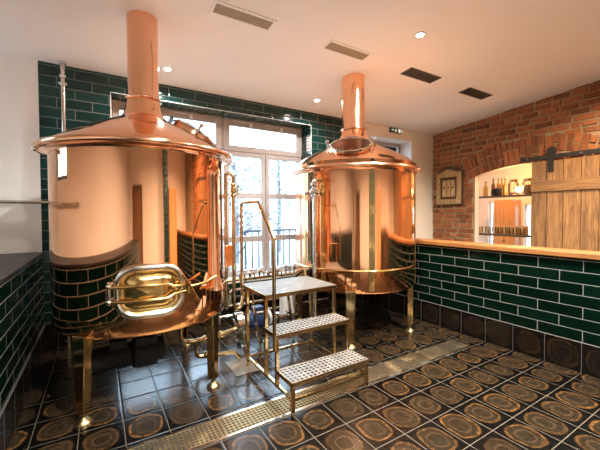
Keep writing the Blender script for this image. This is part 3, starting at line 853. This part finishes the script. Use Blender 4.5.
# second run along the wall, with valves
root = thing('wall_pipe_run', (2.2, 4.2, 0), 'stainless pipes and valves running low along the window wall', 'pipes')
m = MB()
m.tube([(.95,4.42,.20),(3.5,4.42,.22)], .024, 14); m.tube([(1.2,4.32,.10),(3.2,4.32,.10)], .022, 14)
m.tube(fillet([(1.55,4.42,.21),(1.55,4.42,.42),(3.25,4.44,.44)], .05, 6), .02, 14)
m.tube(fillet([(1.72,4.32,.10),(1.72,3.86,.13),(2.28,3.80,.13)], .06, 6), .022, 14)
m.build('pipe', M['steel'], root)
for x, yv in ((1.5,4.42), (2.1,4.42), (2.6,4.42), (1.80,3.852), (1.98,3.832), (2.16,3.813)):
    z = .205 if yv > 4 else .13
    m = MB(); m.ball((x,yv,z), .048); m.lathe([(.001,z+.05),(.045,z+.05),(.05,z+.065),(.001,z+.07)], (x,yv,0), 16); m.tube([(x,yv,z),(x,yv,z+.06)], .014, 10)
    m.build('valve', M['chrome'], root)
m = MB(); m.tube([(1.45,4.30,.585),(2.95,4.30,.585)], .019, 14); m.build('header_pipe', M['steel_warm'], root)
rv = random.Random(3)
for k in range(7):
    x = 1.66+k*.145; h = rv.uniform(.64,.70); a = rv.uniform(-.5,.5)
    m = MB(); m.tube([(x,4.30,.59),(x,4.30,h)], .014, 10); m.ball((x,4.30,h), .034)
    m.lathe([(.001,h-.045),(.028,h-.045),(.03,h-.03),(.001,h-.03)], (x,4.30,0), 14)
    m.bar((x,4.30,h+.035),(x+.09*math.cos(a),4.30-.09*math.sin(a),h+.05),.018,.010)
    m.tube(fillet([(x,4.30,h),(x+.06,4.29,h+.0),(x+.065,4.28,h-.10)], .03, 4), .011, 8)
    m.build('valve', M['chrome'], root)
# pump: pale head, navy motor, feet
root = thing('transfer_pump', (1.5, 3.55, 0), 'navy blue electric transfer pump with steel head behind the steps', 'pump')
Rx = Matrix(((0,0,1),(0,1,0),(-1,0,0)))
m = MB(); m.lathe([(.001,-.13),(.075,-.13),(.095,-.11),(.095,.10),(.085,.13),(.001,.13)], (1.55,3.5,.27), 28, M=Rx)
m.box(1.50,1.62,3.44,3.56,.355,.42); m.build('motor', M['blue'], root, bevel=.006)
m = MB(); m.lathe([(.001,-.06),(.09,-.06),(.115,-.045),(.115,.03),(.06,.06),(.001,.06)], (1.33,3.5,.27), 32, M=Rx)
m.lathe([(.001,-.075),(.05,-.075),(.05,-.05)], (1.33,3.5,.27), 24, M=Rx)
m.tube([(1.30,3.45,.27),(1.22,3.30,.31)], .022, 12)
m.build('pump_head', M['steel'], root)
m = MB(); m.lathe([(.001,-.015),(.09,-.015),(.09,.015),(.001,.015)], (1.695,3.5,.27), 24, M=Rx); m.box(1.52,1.64,3.42,3.58,.36,.375)
m.build('fan_cover', M['white_plastic'], root)
for x in (1.36, 1.62):
    m = MB(); m.box(x-.02,x+.02,3.40,3.60,.03,.17); m.box(x-.03,x+.03,3.38,3.44,0,.03); m.box(x-.03,x+.03,3.56,3.62,0,.03)
    m.build('foot', M['steel'], root)
# A-frame strut stand behind the platform
root = thing('pipe_stand', (1.75, 3.30, 0), 'two slanting flat brass struts under the platform behind the steps', 'stand')
for x0_, x1_ in ((1.36,1.50),(1.80,1.93)):
    m = MB(); m.bar((x0_,3.22,.72),(x1_,3.30,.0),.012,.045,up=(0,1,0)); m.build('strut', M['steel_warm'], root)
m = MB(); m.bar((1.33,3.22,.70),(1.86,3.22,.70),.03,.03); m.build('cross_bar', M['steel_warm'], root)
# white canister by the wall
root = thing('plastic_canister', (2.32, 4.135, 0), 'pale plastic canister standing under the window by the pipes', 'canister')
m = MB(); m.box(2.22,2.42,4.05,4.22,0,.36); m.build('body', M['white_plastic'], root, bevel=.03, seg=3)
m = MB(); m.lathe([(.03,.355),(.03,.41),(.001,.412)], (2.36,4.135,0), 20); m.build('cap', M['greenp'], root)
m = MB(); m.tube(arc((2.28,4.135,.36),.05,0,PI,(1,0,0),(0,0,1)), .012, 10); m.build('handle', M['white_plastic'], root)
# green control box on a post behind the left kettle
o = MB(); o.box(1.18,1.36,3.98,4.08,.78,.86)
root = thing('control_box', (1.27,4.03,0), 'small green control box on a thin post by the big window', 'control box')
o.build('case', M['greenp'], root, bevel=.006); o = MB(); o.tube([(1.27,4.03,0),(1.27,4.03,.78)], .016, 10); o.build('post', M['steel'], root)

# vertical standpipe near the corner, wall rail
root = thing('standpipe', (-.32, 4.45, 0), 'slim steel pipe rising to the ceiling on green tiles in the corner', 'pipe')
m = MB(); m.tube([(-.32,4.45,0),(-.32,4.45,3.19)], .021, 16); m.build('pipe', M['steel'], root)
m = MB()
for z in (3.02, 2.93): m.lathe([(.022,z-.012),(.036,z-.012),(.036,z+.012),(.022,z+.012)], (-.32,4.45,0), 16)
m.box(-.36,-.28,4.44,4.46,2.93,2.955); m.bar((-.32,4.45,2.975),(-.32,4.54,2.975),.02,.02)
m.build('clamp', M['chrome'], root)
m = MB(); m.lathe([(.021,3.15),(.034,3.16),(.036,3.18)], (-.32,4.45,0), 16); m.build('ceiling_rose', M['chrome'], root)
root = thing('wall_rail', (-1.1, 4.47, 1.62), 'thin grey steel rail fixed across the white plaster wall beside the left kettle', 'rail')
m = MB(); m.tube(fillet([(-2.13,2.75,1.638),(-2.13,4.47,1.638),(-.15,4.47,1.638)], .06), .019, 14); m.build('bar', M['steel'], root)
for x in (-2.0,-1.05,-.3):
    m = MB(); m.tube([(x,4.47,1.638),(x,4.535,1.638)], .010, 10); m.lathe([(.001,-.006),(.03,-.006),(.03,.006),(.001,.006)], (x,4.533,1.638), 16, M=Matrix(((1,0,0),(0,0,1),(0,-1,0))))
    m.build('bracket', M['steel'], root)

# ------------------------------------------------------------------ ceiling fittings
def vent(x0, dark, label):
    x1 = x0+.598; y0, y1 = 2.768, 2.948
    yc = (y0+y1)/2
    root = thing('ceiling_vent', ((x0+x1)/2, yc, zc(yc)), label, 'vent', 'slot vents in the ceiling')
    def box(mb, xa, xb, ya, yb, d0, d1, mat=0):
        vs = [Vector((x,y,zc(y)-d)) for d in (d1,d0) for y in (ya,yb) for x in (xa,xb)]
        mb.add(vs, [(0,2,3,1),(4,5,7,6),(0,1,5,4),(2,6,7,3),(0,4,6,2),(1,3,7,5)], mat)
    m = MB(); w = .026
    box(m,x0,x1,y0,y0+w,0,.008); box(m,x0,x1,y1-w,y1,0,.008); box(m,x0,x0+w,y0+w,y1-w,0,.008); box(m,x1-w,x1,y0+w,y1-w,0,.008)
    m.build('frame', M['louver_dark'] if dark else M['frame_white'], root)
    m = MB(); box(m,x0+w,x1-w,y0+w,y1-w,.0005,.001); m.build('backing', M['vent_void'], root)
    m = MB(); n = 6
    for k in range(n):
        yy = y0+w+(y1-y0-2*w)*(k+.5)/n; box(m,x0+w,x1-w,yy-.0065,yy+.0045,.007,.010)
    m.build('slats', M['louver_dark'] if dark else M['louver'], root)
    return root
vent(.862, False, 'white framed slot vent with tan slats, closest to the left kettle flue')
vent(2.092, False, 'tan slatted slot vent in the ceiling just before the right kettle flue')
vent(3.348, True, 'dark slot vent between the tan slatted vents and the one by the brick wall')
vent(4.610, True, 'dark slot vent in the ceiling closest to the brick wall')

def spot(x, y, label):
    root = thing('ceiling_spotlight', (x, y, zc(y)), label, 'spotlight', 'recessed ceiling spotlights')
    z = zc(y)
    Rm = Matrix.Rotation(math.atan(.081), 3, 'X').inverted()
    m = MB(); m.lathe([(.036,-.002),(.036,-.010),(.048,-.010),(.052,-.004),(.052,.0)], (x,y,z), 28, M=Rm); m.build('ring', M['frame_white'], root)
    m = MB(); m.lathe([(.001,-.006),(.036,-.006)], (x,y,z), 24, M=Rm); m.build('lens', M['spot'], root)
    return root
spots = [(.709,4.109,'glowing spotlight in the ceiling behind the left kettle flue'),
         (2.825,4.089,'glowing spotlight in the ceiling over the big window, left of the right flue'),
         (2.878,2.274,'glowing spotlight nearest the viewer in front of the slot vents'),
         (.72,.45,'glowing spotlight in the ceiling over the entrance end of the floor'),
         (2.88,.45,'glowing spotlight in the ceiling over the front of the oak ledge'),
         (5.0,.9,'added warm fill spotlight, out of view over the space behind the ledge')]  # last entry is an added unseen lamp that warms the brick and ceiling
for x, y, l in spots: spot(x, y, l)
WARM = (1.0, .985, .95)
for i, (x, y, e, col) in enumerate([(.709,4.109,18,WARM),(2.825,4.089,10,WARM),(2.878,2.274,70,WARM),(.72,.45,120,WARM),(2.88,.45,110,WARM),(5.0,.9,85,(1,.78,.54))]):  # last lamp is the added warm fill beyond the ledge
    ld = bpy.data.lights.new('spot_bulb', 'AREA'); ld.shape = 'DISK'; ld.size = .07; ld.energy = e; ld.color = col; ld.spread = math.radians(150)
    lo = bpy.data.objects.new('spot_bulb', ld); C.objects.link(lo); lo.location = (x, y, zc(y)-.02)

# exit sign
root = thing('exit_sign', (5.0, 4.52, 3.08), 'small green emergency exit sign with running man on the cream wall', 'sign')
m = MB(); m.box(4.84,5.165,4.50,4.54,3.085,3.175); m.build('case', M['sign_dark'], root, bevel=.004)
m = MB(); yy = 4.4985
def flat(poly): m.prism(poly, lambda u,v,t: Vector((u,t,v)), yy, yy-.0015)
# arrow
flat([(4.865,3.125),(4.90,3.125),(4.90,3.11),(4.93,3.13),(4.90,3.15),(4.90,3.135),(4.865,3.135)])
# running figure
flat([(4.99+.011*math.cos(a),3.158+.010*math.sin(a)) for a in [2*PI*i/10 for i in range(10)]])
flat([(4.975,3.145),(4.997,3.147),(4.992,3.118),(4.972,3.118)])
flat([(4.992,3.143),(5.02,3.13),(5.017,3.125),(4.99,3.136)]); flat([(4.976,3.145),(4.955,3.127),(4.959,3.123),(4.98,3.137)])
flat([(4.984,3.12),(5.008,3.11),(5.004,3.094),(4.998,3.094),(4.999,3.106),(4.978,3.114)]); flat([(4.973,3.12),(4.968,3.106),(4.945,3.10),(4.945,3.094),(4.974,3.1),(4.982,3.116)])
# doorway
flat([(5.055,3.094),(5.105,3.094),(5.105,3.166),(5.055,3.166)]); flat([(5.12,3.094),(5.15,3.094),(5.15,3.166),(5.12,3.166)])
m.build('pictogram', M['sign_white'], root)
# safety notice on the window jamb tiles
root = thing('wall_notice', (3.013, 4.62, 2.56), 'small white notice with red lines on the tiled window jamb', 'notice')
m = MB(); m.box(3.0115,3.0135,4.56,4.67,2.56,2.79); m.build('sheet', M['paper'], root)
m = MB()
for k in range(4): zz = 2.59+k*.055; m.box(3.0105,3.0113,4.575,4.655,zz,zz+.018)
m.build('print', M['red'], root)

# ------------------------------------------------------------------ brick wall furnishings
root = thing('wooden_plaque', (6.15, 4.16, 1.68), 'arched weathered wooden panel with three slats hanging on the brick wall', 'wall panel')
yL, yR, zb_, zs_, zt_ = 4.40, 3.845, 1.685, 2.335, 2.425
def archpoly(y0,y1,z0,zs,zt,n=10):
    return [(y0,z0),(y1,z0)] + [(y1+(y0-y1)*i/n, zs+(zt-zs)*math.sin(PI*i/n)) for i in range(n+1)]
fx = lambda u,v,t: Vector((t,u,v))
m = MB(); m.prism(archpoly(yR-.03,yL+.03,zb_-.03,zs_+.01,zt_+.035), fx, XB-.03, XB-.055); m.build('back_board', M['dark_wood'], root, bevel=.006)  # dark wood stands in for shade in the recess round the slats
m = MB(); yc_ = (yL+yR)/2
m.prism([(yR,zb_),(yR+.09,zb_),(yR+.09,zs_),(yR,zs_)], fx, XB-.055, XB-.08); m.prism([(yL-.09,zb_),(yL,zb_),(yL,zs_),(yL-.09,zs_)], fx, XB-.055, XB-.08)
m.prism([(yR+.09,zb_),(yL-.09,zb_),(yL-.09,zb_+.10),(yR+.09,zb_+.10)], fx, XB-.055, XB-.08)
m.prism([(yR+.09,zs_-.10),(yL-.09,zs_-.10)]+[(yL-.09+(yR+.18-yL)*i/8, zs_-.01+.07*math.sin(PI*i/8)) for i in range(9)], fx, XB-.055, XB-.08)
m.build('frame', M['plaque'], root, bevel=.006)
for k in range(3):
    m = MB(); y0_ = yR+.135+k*.096; m.prism([(y0_,zb_+.15),(y0_+.085,zb_+.15),(y0_+.085,zs_-.16),(y0_,zs_-.16)], fx, XB-.055, XB-.072)
    s = m.build('slat', M['plaque'], root, bevel=.004)
    m = MB(); m.prism([(y0_+.03,2.005),(y0_+.06,2.005),(y0_+.06,2.04),(y0_+.03,2.04)], fx, XB-.072, XB-.074); m.build('hole', M['rubber'], s)

# sliding barn door
XDm = 6.085; k = XDm/XB
dl, dr = 2.60, .55; dz1 = 1.5+.842*k-.0
root = thing('sliding_barn_door', (XDm, 1.6, 0), 'sliding door of wide honey wood planks hung in front of the brick arch', 'barn door')
m = MB(); edges = [2.60,2.385,2.165,1.945,1.735,1.52,1.30,1.08,.86,.66,.55]
for a, b in zip(edges[:-1], edges[1:]):
    m.box(XDm+.006, XDm+.04, b+.0045, a-.0045, .03, dz1+random.uniform(-.012,.006))
m.build('planks', M['plank_z'], root, bevel=.004)
for z0_, z1_ in ((1.838,2.018),(.35,.53)):
    m = MB(); m.box(XDm-.022, XDm+.006, dr, dl-.002, z0_, z1_); m.build('cross_board', M['plank_y'], root, bevel=.004)
Rxx = Matrix(((0,0,1),(0,1,0),(-1,0,0)))
for y in (2.325, .85):
    m = MB(); m.box(XDm-.012, XDm+.006, y-.037, y+.037, 2.15, 2.44)
    m.lathe([(.001,-.016),(.062,-.016),(.062,-.006),(.05,-.004),(.05,.004),(.062,.006),(.062,.016),(.001,.016)], (XDm+.01,y,2.475), 24, M=Rxx)
    for zz in (2.2,2.28): m.lathe([(.001,-.018),(.014,-.018),(.014,-.01)], (XDm,y,zz), 10, M=Rxx)
    m.build('hanger', M['iron'], root)
root = thing('door_track', (6.1, 1.6, 2.37), 'black iron track fixed to the brick above the sliding plank door', 'track')
m = MB(); m.box(XDm+.006, XDm+.018, .2, 2.765, 2.352, 2.418); m.build('bar', M['iron'], root, bevel=.003)
for y in (2.66,1.95,1.2,.4):
    m = MB(); m.lathe([(.001,-.03),(.013,-.03),(.013,.06),(.001,.06)], (XDm+.02,y,2.385), 12, M=Rxx); m.build('bolt', M['steel'], root)
m = MB(); m.box(XDm-.01, XDm+.03, 2.735, 2.765, 2.335, 2.435); m.build('end_stop', M['iron'], root, bevel=.004)

# shelves behind the arch and what stands on them
XS0, XS1 = 6.318, 6.55; SZU, SZL = 1.821, 1.102
m = MB(); m.box(XS0, XS1, 1.4, 3.83, SZU-.03, SZU); tag(m.build('wall_shelf', M['dark_wood'], bevel=.004), 'thin dark wooden shelf holding bottles and jars behind the brick arch', 'shelf')
m = MB(); m.box(XS0, XS1, 1.4, 3.83, SZL-.035, SZL); tag(m.build('wall_shelf', M['dark_wood'], bevel=.004), 'lower dark shelf with drinking glasses, just above the oak ledge', 'shelf')
def bottle(y, h, r, mat, label, x=6.45):
    y *= .958; h *= .958
    root = thing('bottle', (x,y,SZU), label, 'bottle', 'bottles on the shelf behind the arch')
    m = MB(); z = SZU
    m.lathe([(.001,z),(r,z),(r,z+h*.55),(r*.8,z+h*.66),(r*.36,z+h*.76),(r*.34,z+h*.97),(.001,z+h*.97)], (x,y,0), 20); m.build('glass_body', mat, root)
    m = MB(); m.lathe([(r*.40,z+h*.93),(r*.40,z+h),(.001,z+h)], (x,y,0), 14); m.build('cap', M['black'], root)
bottle(3.70,.30,.042,M['bottle_pale'],'pale amber bottle, first on the shelf from the left arch jamb')
bottle(3.55,.35,.034,M['bottle'],'tall dark bottle behind the black mug on the shelf')
bottle(3.475,.35,.030,M['bottle_pale'],'amber bottle right beside the tall dark bottle on the shelf',6.49)
bottle(3.41,.345,.030,M['bottle_pale'],'amber bottle directly behind the black mug',6.49)
bottle(3.345,.34,.030,M['bottle_pale'],'amber bottle nearest to the big glass jar',6.49)
root = thing('mug', (6.41,3.286,SZU), 'squat black mug standing before the row of bottles', 'mug')
m = MB(); m.lathe([(.001,SZU),(.06,SZU),(.068,SZU+.02),(.068,SZU+.14),(.06,SZU+.14),(.058,SZU+.02)], (6.388,3.286,0), 24); m.build('cup', M['black'], root)
m = MB(); m.tube([(6.388,3.286+.065,SZU+.11),(6.388,3.286+.105,SZU+.10),(6.388,3.286+.105,SZU+.05),(6.388,3.286+.065,SZU+.035)], .009, 8); m.build('handle', M['black'], root)
def jar(y, label, fill):
    y *= .958; x = 6.45; z = SZU; root = thing('storage_jar', (x,y,z), label, 'jar', 'glass jars on the shelf behind the arch')
    m = MB(); m.lathe([(.001,z),(.075,z),(.082,z+.015),(.082,z+.20),(.06,z+.235),(.06,z+.25)], (x,y,0), 28); m.build('glass_body', M['jar'], root)
    m = MB(); m.lathe([(.001,z+.004),(.076,z+.004),(.076,z+fill),(.001,z+fill+.005)], (x,y,0), 24); m.build('contents', M['grain'], root)
    m = MB(); m.lathe([(.066,z+.245),(.068,z+.275),(.06,z+.285),(.001,z+.29)], (x,y,0), 24); m.build('lid', M['steel_warm'], root)
jar(3.175,'clear lidded jar on the shelf between the mug and the glowing bulb',.05)
jar(2.93,'lidded jar of grain on the shelf, half hidden by the plank door',.17)
root = thing('globe_lamp', (6.41,2.927,SZU), 'small glowing globe lamp with a looping cord on the shelf', 'lamp')
m = MB(); m.ball((6.385,2.927,SZU+.085), .042, n=14); m.build('bulb', M['lamp'], root)
m = MB(); m.lathe([(.001,SZU),(.04,SZU),(.04,SZU+.012),(.018,SZU+.02),(.018,SZU+.05),(.001,SZU+.05)], (6.385,2.927,0), 18); m.build('base', M['brass'], root)
m = MB(); m.tube(fillet([(6.37,2.96,SZU+.012),(6.345,3.01,SZU+.01),(6.338,3.02,SZU-.06),(6.338,2.97,SZU-.11),(6.338,2.88,SZU-.09),(6.338,2.85,SZU+.0),(6.35,2.81,SZU+.012)], .04, 5), .004, 8); m.build('cord', M['white_plastic'], root)
first = None
for k in range(9):
    y = 3.62-k*.094; x = 6.43+.05*(k % 2)
    names = ['drinking glass at the left end of the lower shelf row','second drinking glass from the left on the lower shelf','third drinking glass from the left on the lower shelf','fourth drinking glass from the left on the lower shelf','middle drinking glass of the lower shelf row','sixth drinking glass from the left on the lower shelf','seventh drinking glass from the left on the lower shelf','eighth drinking glass from the left on the lower shelf','drinking glass on the lower shelf nearest the plank door']
    if first is None:
        m = MB(); m.lathe([(.001,SZL+.004),(.032,SZL+.004),(.038,SZL+.13),(.034,SZL+.13),(.029,SZL+.012),(.001,SZL+.012)], (x,y,0), 20)
        first = m.build('drinking_glass', M['jar'], origin=(x,y,SZL)); o = first
    else:
        o = first.copy(); C.objects.link(o); o.location = (x,y,SZL)
    tag(o, names[k], 'glass', 'glasses on the lower shelf')
root = thing('serving_tray', (6.52,3.1,SZL), 'long orange wooden tray behind the glasses on the lower shelf', 'tray')
m = MB(); m.box(6.525,6.545,2.82,3.40,SZL,SZL+.16); m.build('tray_board', M['pine'], root, bevel=.006)
# pine cabinet standing against the far wall
root = thing('pine_cabinet', (8.1,3.95,0), 'tall orange pine cupboard against the far wall through the arch', 'cabinet')
m = MB(); m.box(8.0,8.28,3.74,4.19,0,1.80); m.build('body', M['pine'], root, bevel=.006)
for a, b in ((3.75,3.96),(3.97,4.18)):
    m = MB(); m.box(7.985,8.0,a,b,.1,1.76); d = m.build('door', M['pine'], root, bevel=.004)
    m = MB(); m.ball((7.975,(a if a>3.9 else b)+(.02 if a>3.9 else -.02),.85), .014, n=8); m.build('knob', M['iron'], d)

# ------------------------------------------------------------------ behind the camera (seen only in the copper)
m = MB(); m.box(1.75,2.2,-2.0,-1.6,0,zc(-1.8)+.05)
struct(m.build('wall_pier', subway('green_tile_pier','x',.1194,.3367,.3022,.114)), 'green tiled pier', 'wall')
m = MB(); m.box(-1.7,-.75,YF,YF+.06,0,2.05); d = m.build('door_1', M['plank_z'], bevel=.01)
struct(d, 'wooden plank entrance door', 'door')
m = MB(); m.box(-1.80,-1.70,YF,YF+.09,0,2.15); m.box(-.75,-.65,YF,YF+.09,0,2.15); m.box(-1.7,-.75,YF,YF+.09,2.05,2.15)
m.build('door_frame', M['dark_wood'], d)
root = thing('bar_cabinet', (3.2,YF+.3,0), 'tall warm wooden cabinet against the entrance wall', 'cabinet')
m = MB(); m.box(2.6,3.7,YF+.012,YF+.45,0,2.1); m.build('body', M['pine'], root, bevel=.01)

# ------------------------------------------------------------------ outdoors
m = MB(); m.box(-14,20,YB+.42,40,-.5,-.15)
struct(m.build('ground_outside', M['snow']), 'snowy ground outside the window', 'ground')
root = thing('outdoor_railing', (2.4,6.4,-.15), 'grey metal stair railing standing outside the big window', 'railing')
m = MB()
m.tube([(2.55,6.3,1.15),(4.2,6.3,1.15)], .025, 8); m.build('rail', M['rail_out'], root)
m = MB(); m.tube([(2.55,6.3,.1),(4.2,6.3,.1)], .02, 8); m.build('rail', M['rail_out'], root)
for i in range(12):
    x = 2.55+i*.15; m = MB(); m.tube([(x,6.3,-.15 if i%5==0 else .1),(x,6.3,1.15)], .016 if i%5 else .025, 8); m.build('baluster', M['rail_out'], root)
m = MB(); m.tube([(2.55,6.3,1.15),(1.4,6.3,.05)], .025, 8); m.tube([(2.55,6.3,.85),(1.7,6.3,.03)], .02, 8); m.build('sloping_rail', M['rail_out'], root)
def tree(x, y, h, seed, label):
    rnd = random.Random(seed)
    root = thing('tree', (x,y,-.15), label, 'tree', 'trees outside the window')
    m = MB(); m.tube([(x,y,-.15),(x+.05,y,h*.5),(x-.05,y,h)], [.12,.08,.02], 8)
    tips = []
    for i in range(26):
        z = h*(.2+.75*i/26); a = rnd.uniform(0,2*PI); L = (1.1-.75*i/26)*h*.33
        p0 = Vector((x,y,z)); p1 = p0+Vector((math.cos(a)*L, math.sin(a)*L, L*.45)); m.tube([p0,(p0+p1)/2+Vector((0,0,-.05)),p1], [.03,.02,.006], 5)
        tips += [p0.lerp(p1, t) for t in (.4,.55,.7,.85,1.0)]
    m.build('trunk', M['bark'], root)
    m = MB()
    for p in tips:
        for _ in range(14):
            q = p+Vector((rnd.gauss(0,.22),rnd.gauss(0,.22),rnd.gauss(0,.2))); u = Vector((rnd.gauss(0,1),rnd.gauss(0,1),rnd.gauss(0,1))).normalized(); v = u.orthogonal().normalized(); s = rnd.uniform(.05,.10)
            m.add([q-u*s,q+v*s*.5,q+u*s,q-v*s*.5], [(0,1,2,3)])
    m.build('foliage', M['leaf'], root)
tree(1.0,11.5,4.2,1,'pale frosted tree outside beyond the big window, by the left kettle')
tree(3.9,10.5,3.6,2,'pale frosted tree outside behind the metal railing')
tree(6.6,12.5,4.6,3,'pale frosted tree outside, farthest along the railing')
def bush(x, y, r, seed, label):
    rnd = random.Random(seed); m = MB()
    for _ in range(900):
        d = Vector((rnd.gauss(0,1),rnd.gauss(0,1),abs(rnd.gauss(0,1)))).normalized()*r*rnd.uniform(.5,1); q = Vector((x,y,-.15))+Vector((d.x,d.y*.7,d.z*1.3))
        u = Vector((rnd.gauss(0,1),rnd.gauss(0,1),rnd.gauss(0,1))).normalized(); v = u.orthogonal().normalized(); s = rnd.uniform(.03,.07)
        m.add([q-u*s,q+v*s*.6,q+u*s,q-v*s*.6], [(0,1,2,3)])
    root = thing('snowy_bush', (x,y,-.15), label, 'bush', 'low bushes outside the window')
    m.build('foliage', M['snow'], root)
    m = MB()
    for _ in range(9):
        a = rnd.uniform(0,2*PI); m.tube([(x,y,-.15),(x+math.cos(a)*r*.7,y+math.sin(a)*r*.5,r)], .01, 5)
    m.build('stems', M['bark'], root)
bush(1.9,5.6,.62,4,'low snowy bush just outside the window, nearest the handrail')
bush(3.1,5.6,.5,5,'low snowy bush outside in front of the grey railing')
bush(.6,5.8,.6,6,'low snowy bush outside showing beside the left kettle')

# ------------------------------------------------------------------ light
w = bpy.data.worlds.new('daylight'); sc.world = w; w.use_nodes = True
nt = w.node_tree; nt.nodes.clear()
bg = nt.nodes.new('ShaderNodeBackground'); out = nt.nodes.new('ShaderNodeOutputWorld')
bg.inputs[0].default_value = (.57,.79,1.0,1); bg.inputs[1].default_value = 5.2
nt.links.new(bg.outputs[0], out.inputs[0])
def portal(loc, rot, sx, sy):
    ld = bpy.data.lights.new('portal', 'AREA'); ld.shape = 'RECTANGLE'; ld.size = sx; ld.size_y = sy; ld.cycles.is_portal = True
    o = bpy.data.objects.new('portal', ld); C.objects.link(o); o.location = loc; o.rotation_euler = rot
portal((1.575, 4.93, 1.74), (-PI/2,0,0), 2.86, 2.44)
portal((4.927, 4.93, 2.46), (-PI/2,0,0), 1.12, 1.0)
portal((XW-.29, 3.975, 2.47), (0,-PI/2,0), 1.04, .94)
ld = bpy.data.lights.new('globe_bulb', 'POINT'); ld.energy = 7; ld.color = (1,.52,.22); ld.shadow_soft_size = .05
lo = bpy.data.objects.new('globe_bulb', ld); C.objects.link(lo); lo.location = (6.385,2.927,SZU+.15)
ld = bpy.data.lights.new('bar_ceiling_bulb', 'AREA'); ld.shape = 'DISK'; ld.size = .25; ld.energy = 26; ld.color = (1,.50,.21)
lo = bpy.data.objects.new('bar_ceiling_bulb', ld); C.objects.link(lo); lo.location = (7.4,3.4,2.87)

# ------------------------------------------------------------------ camera
yaw, pitch, roll = math.radians(31.577), math.radians(-1.339), math.radians(-.284)
F = Vector((math.sin(yaw)*math.cos(pitch), math.cos(yaw)*math.cos(pitch), math.sin(pitch)))
Rv = Vector((math.cos(yaw), -math.sin(yaw), 0)); Uv = Rv.cross(F)
R2 = Rv*math.cos(roll)+Uv*math.sin(roll); U2 = -Rv*math.sin(roll)+Uv*math.cos(roll)
cd = bpy.data.cameras.new('camera'); cam = bpy.data.objects.new('camera', cd); C.objects.link(cam)
Mc = Matrix.Identity(4)
for i in range(3): Mc[i][0] = R2[i]; Mc[i][1] = U2[i]; Mc[i][2] = -F[i]
Mc[2][3] = 1.5
cam.matrix_world = Mc
cd.sensor_fit = 'HORIZONTAL'; cd.sensor_width = 36; cd.lens = 326.0/600*36
cd.shift_y = -(225-221.45)/600
cd.clip_start = .05
sc.camera = cam
vs_ = sc.view_settings
vs_.view_transform = 'Standard'; vs_.look = 'None'; vs_.gamma = 1; vs_.exposure = 1.1; vs_.use_curve_mapping = False
sc.cycles.max_bounces = 10; sc.cycles.glossy_bounces = 6; sc.cycles.transparent_max_bounces = 12
sc.cycles.sample_clamp_indirect = 6
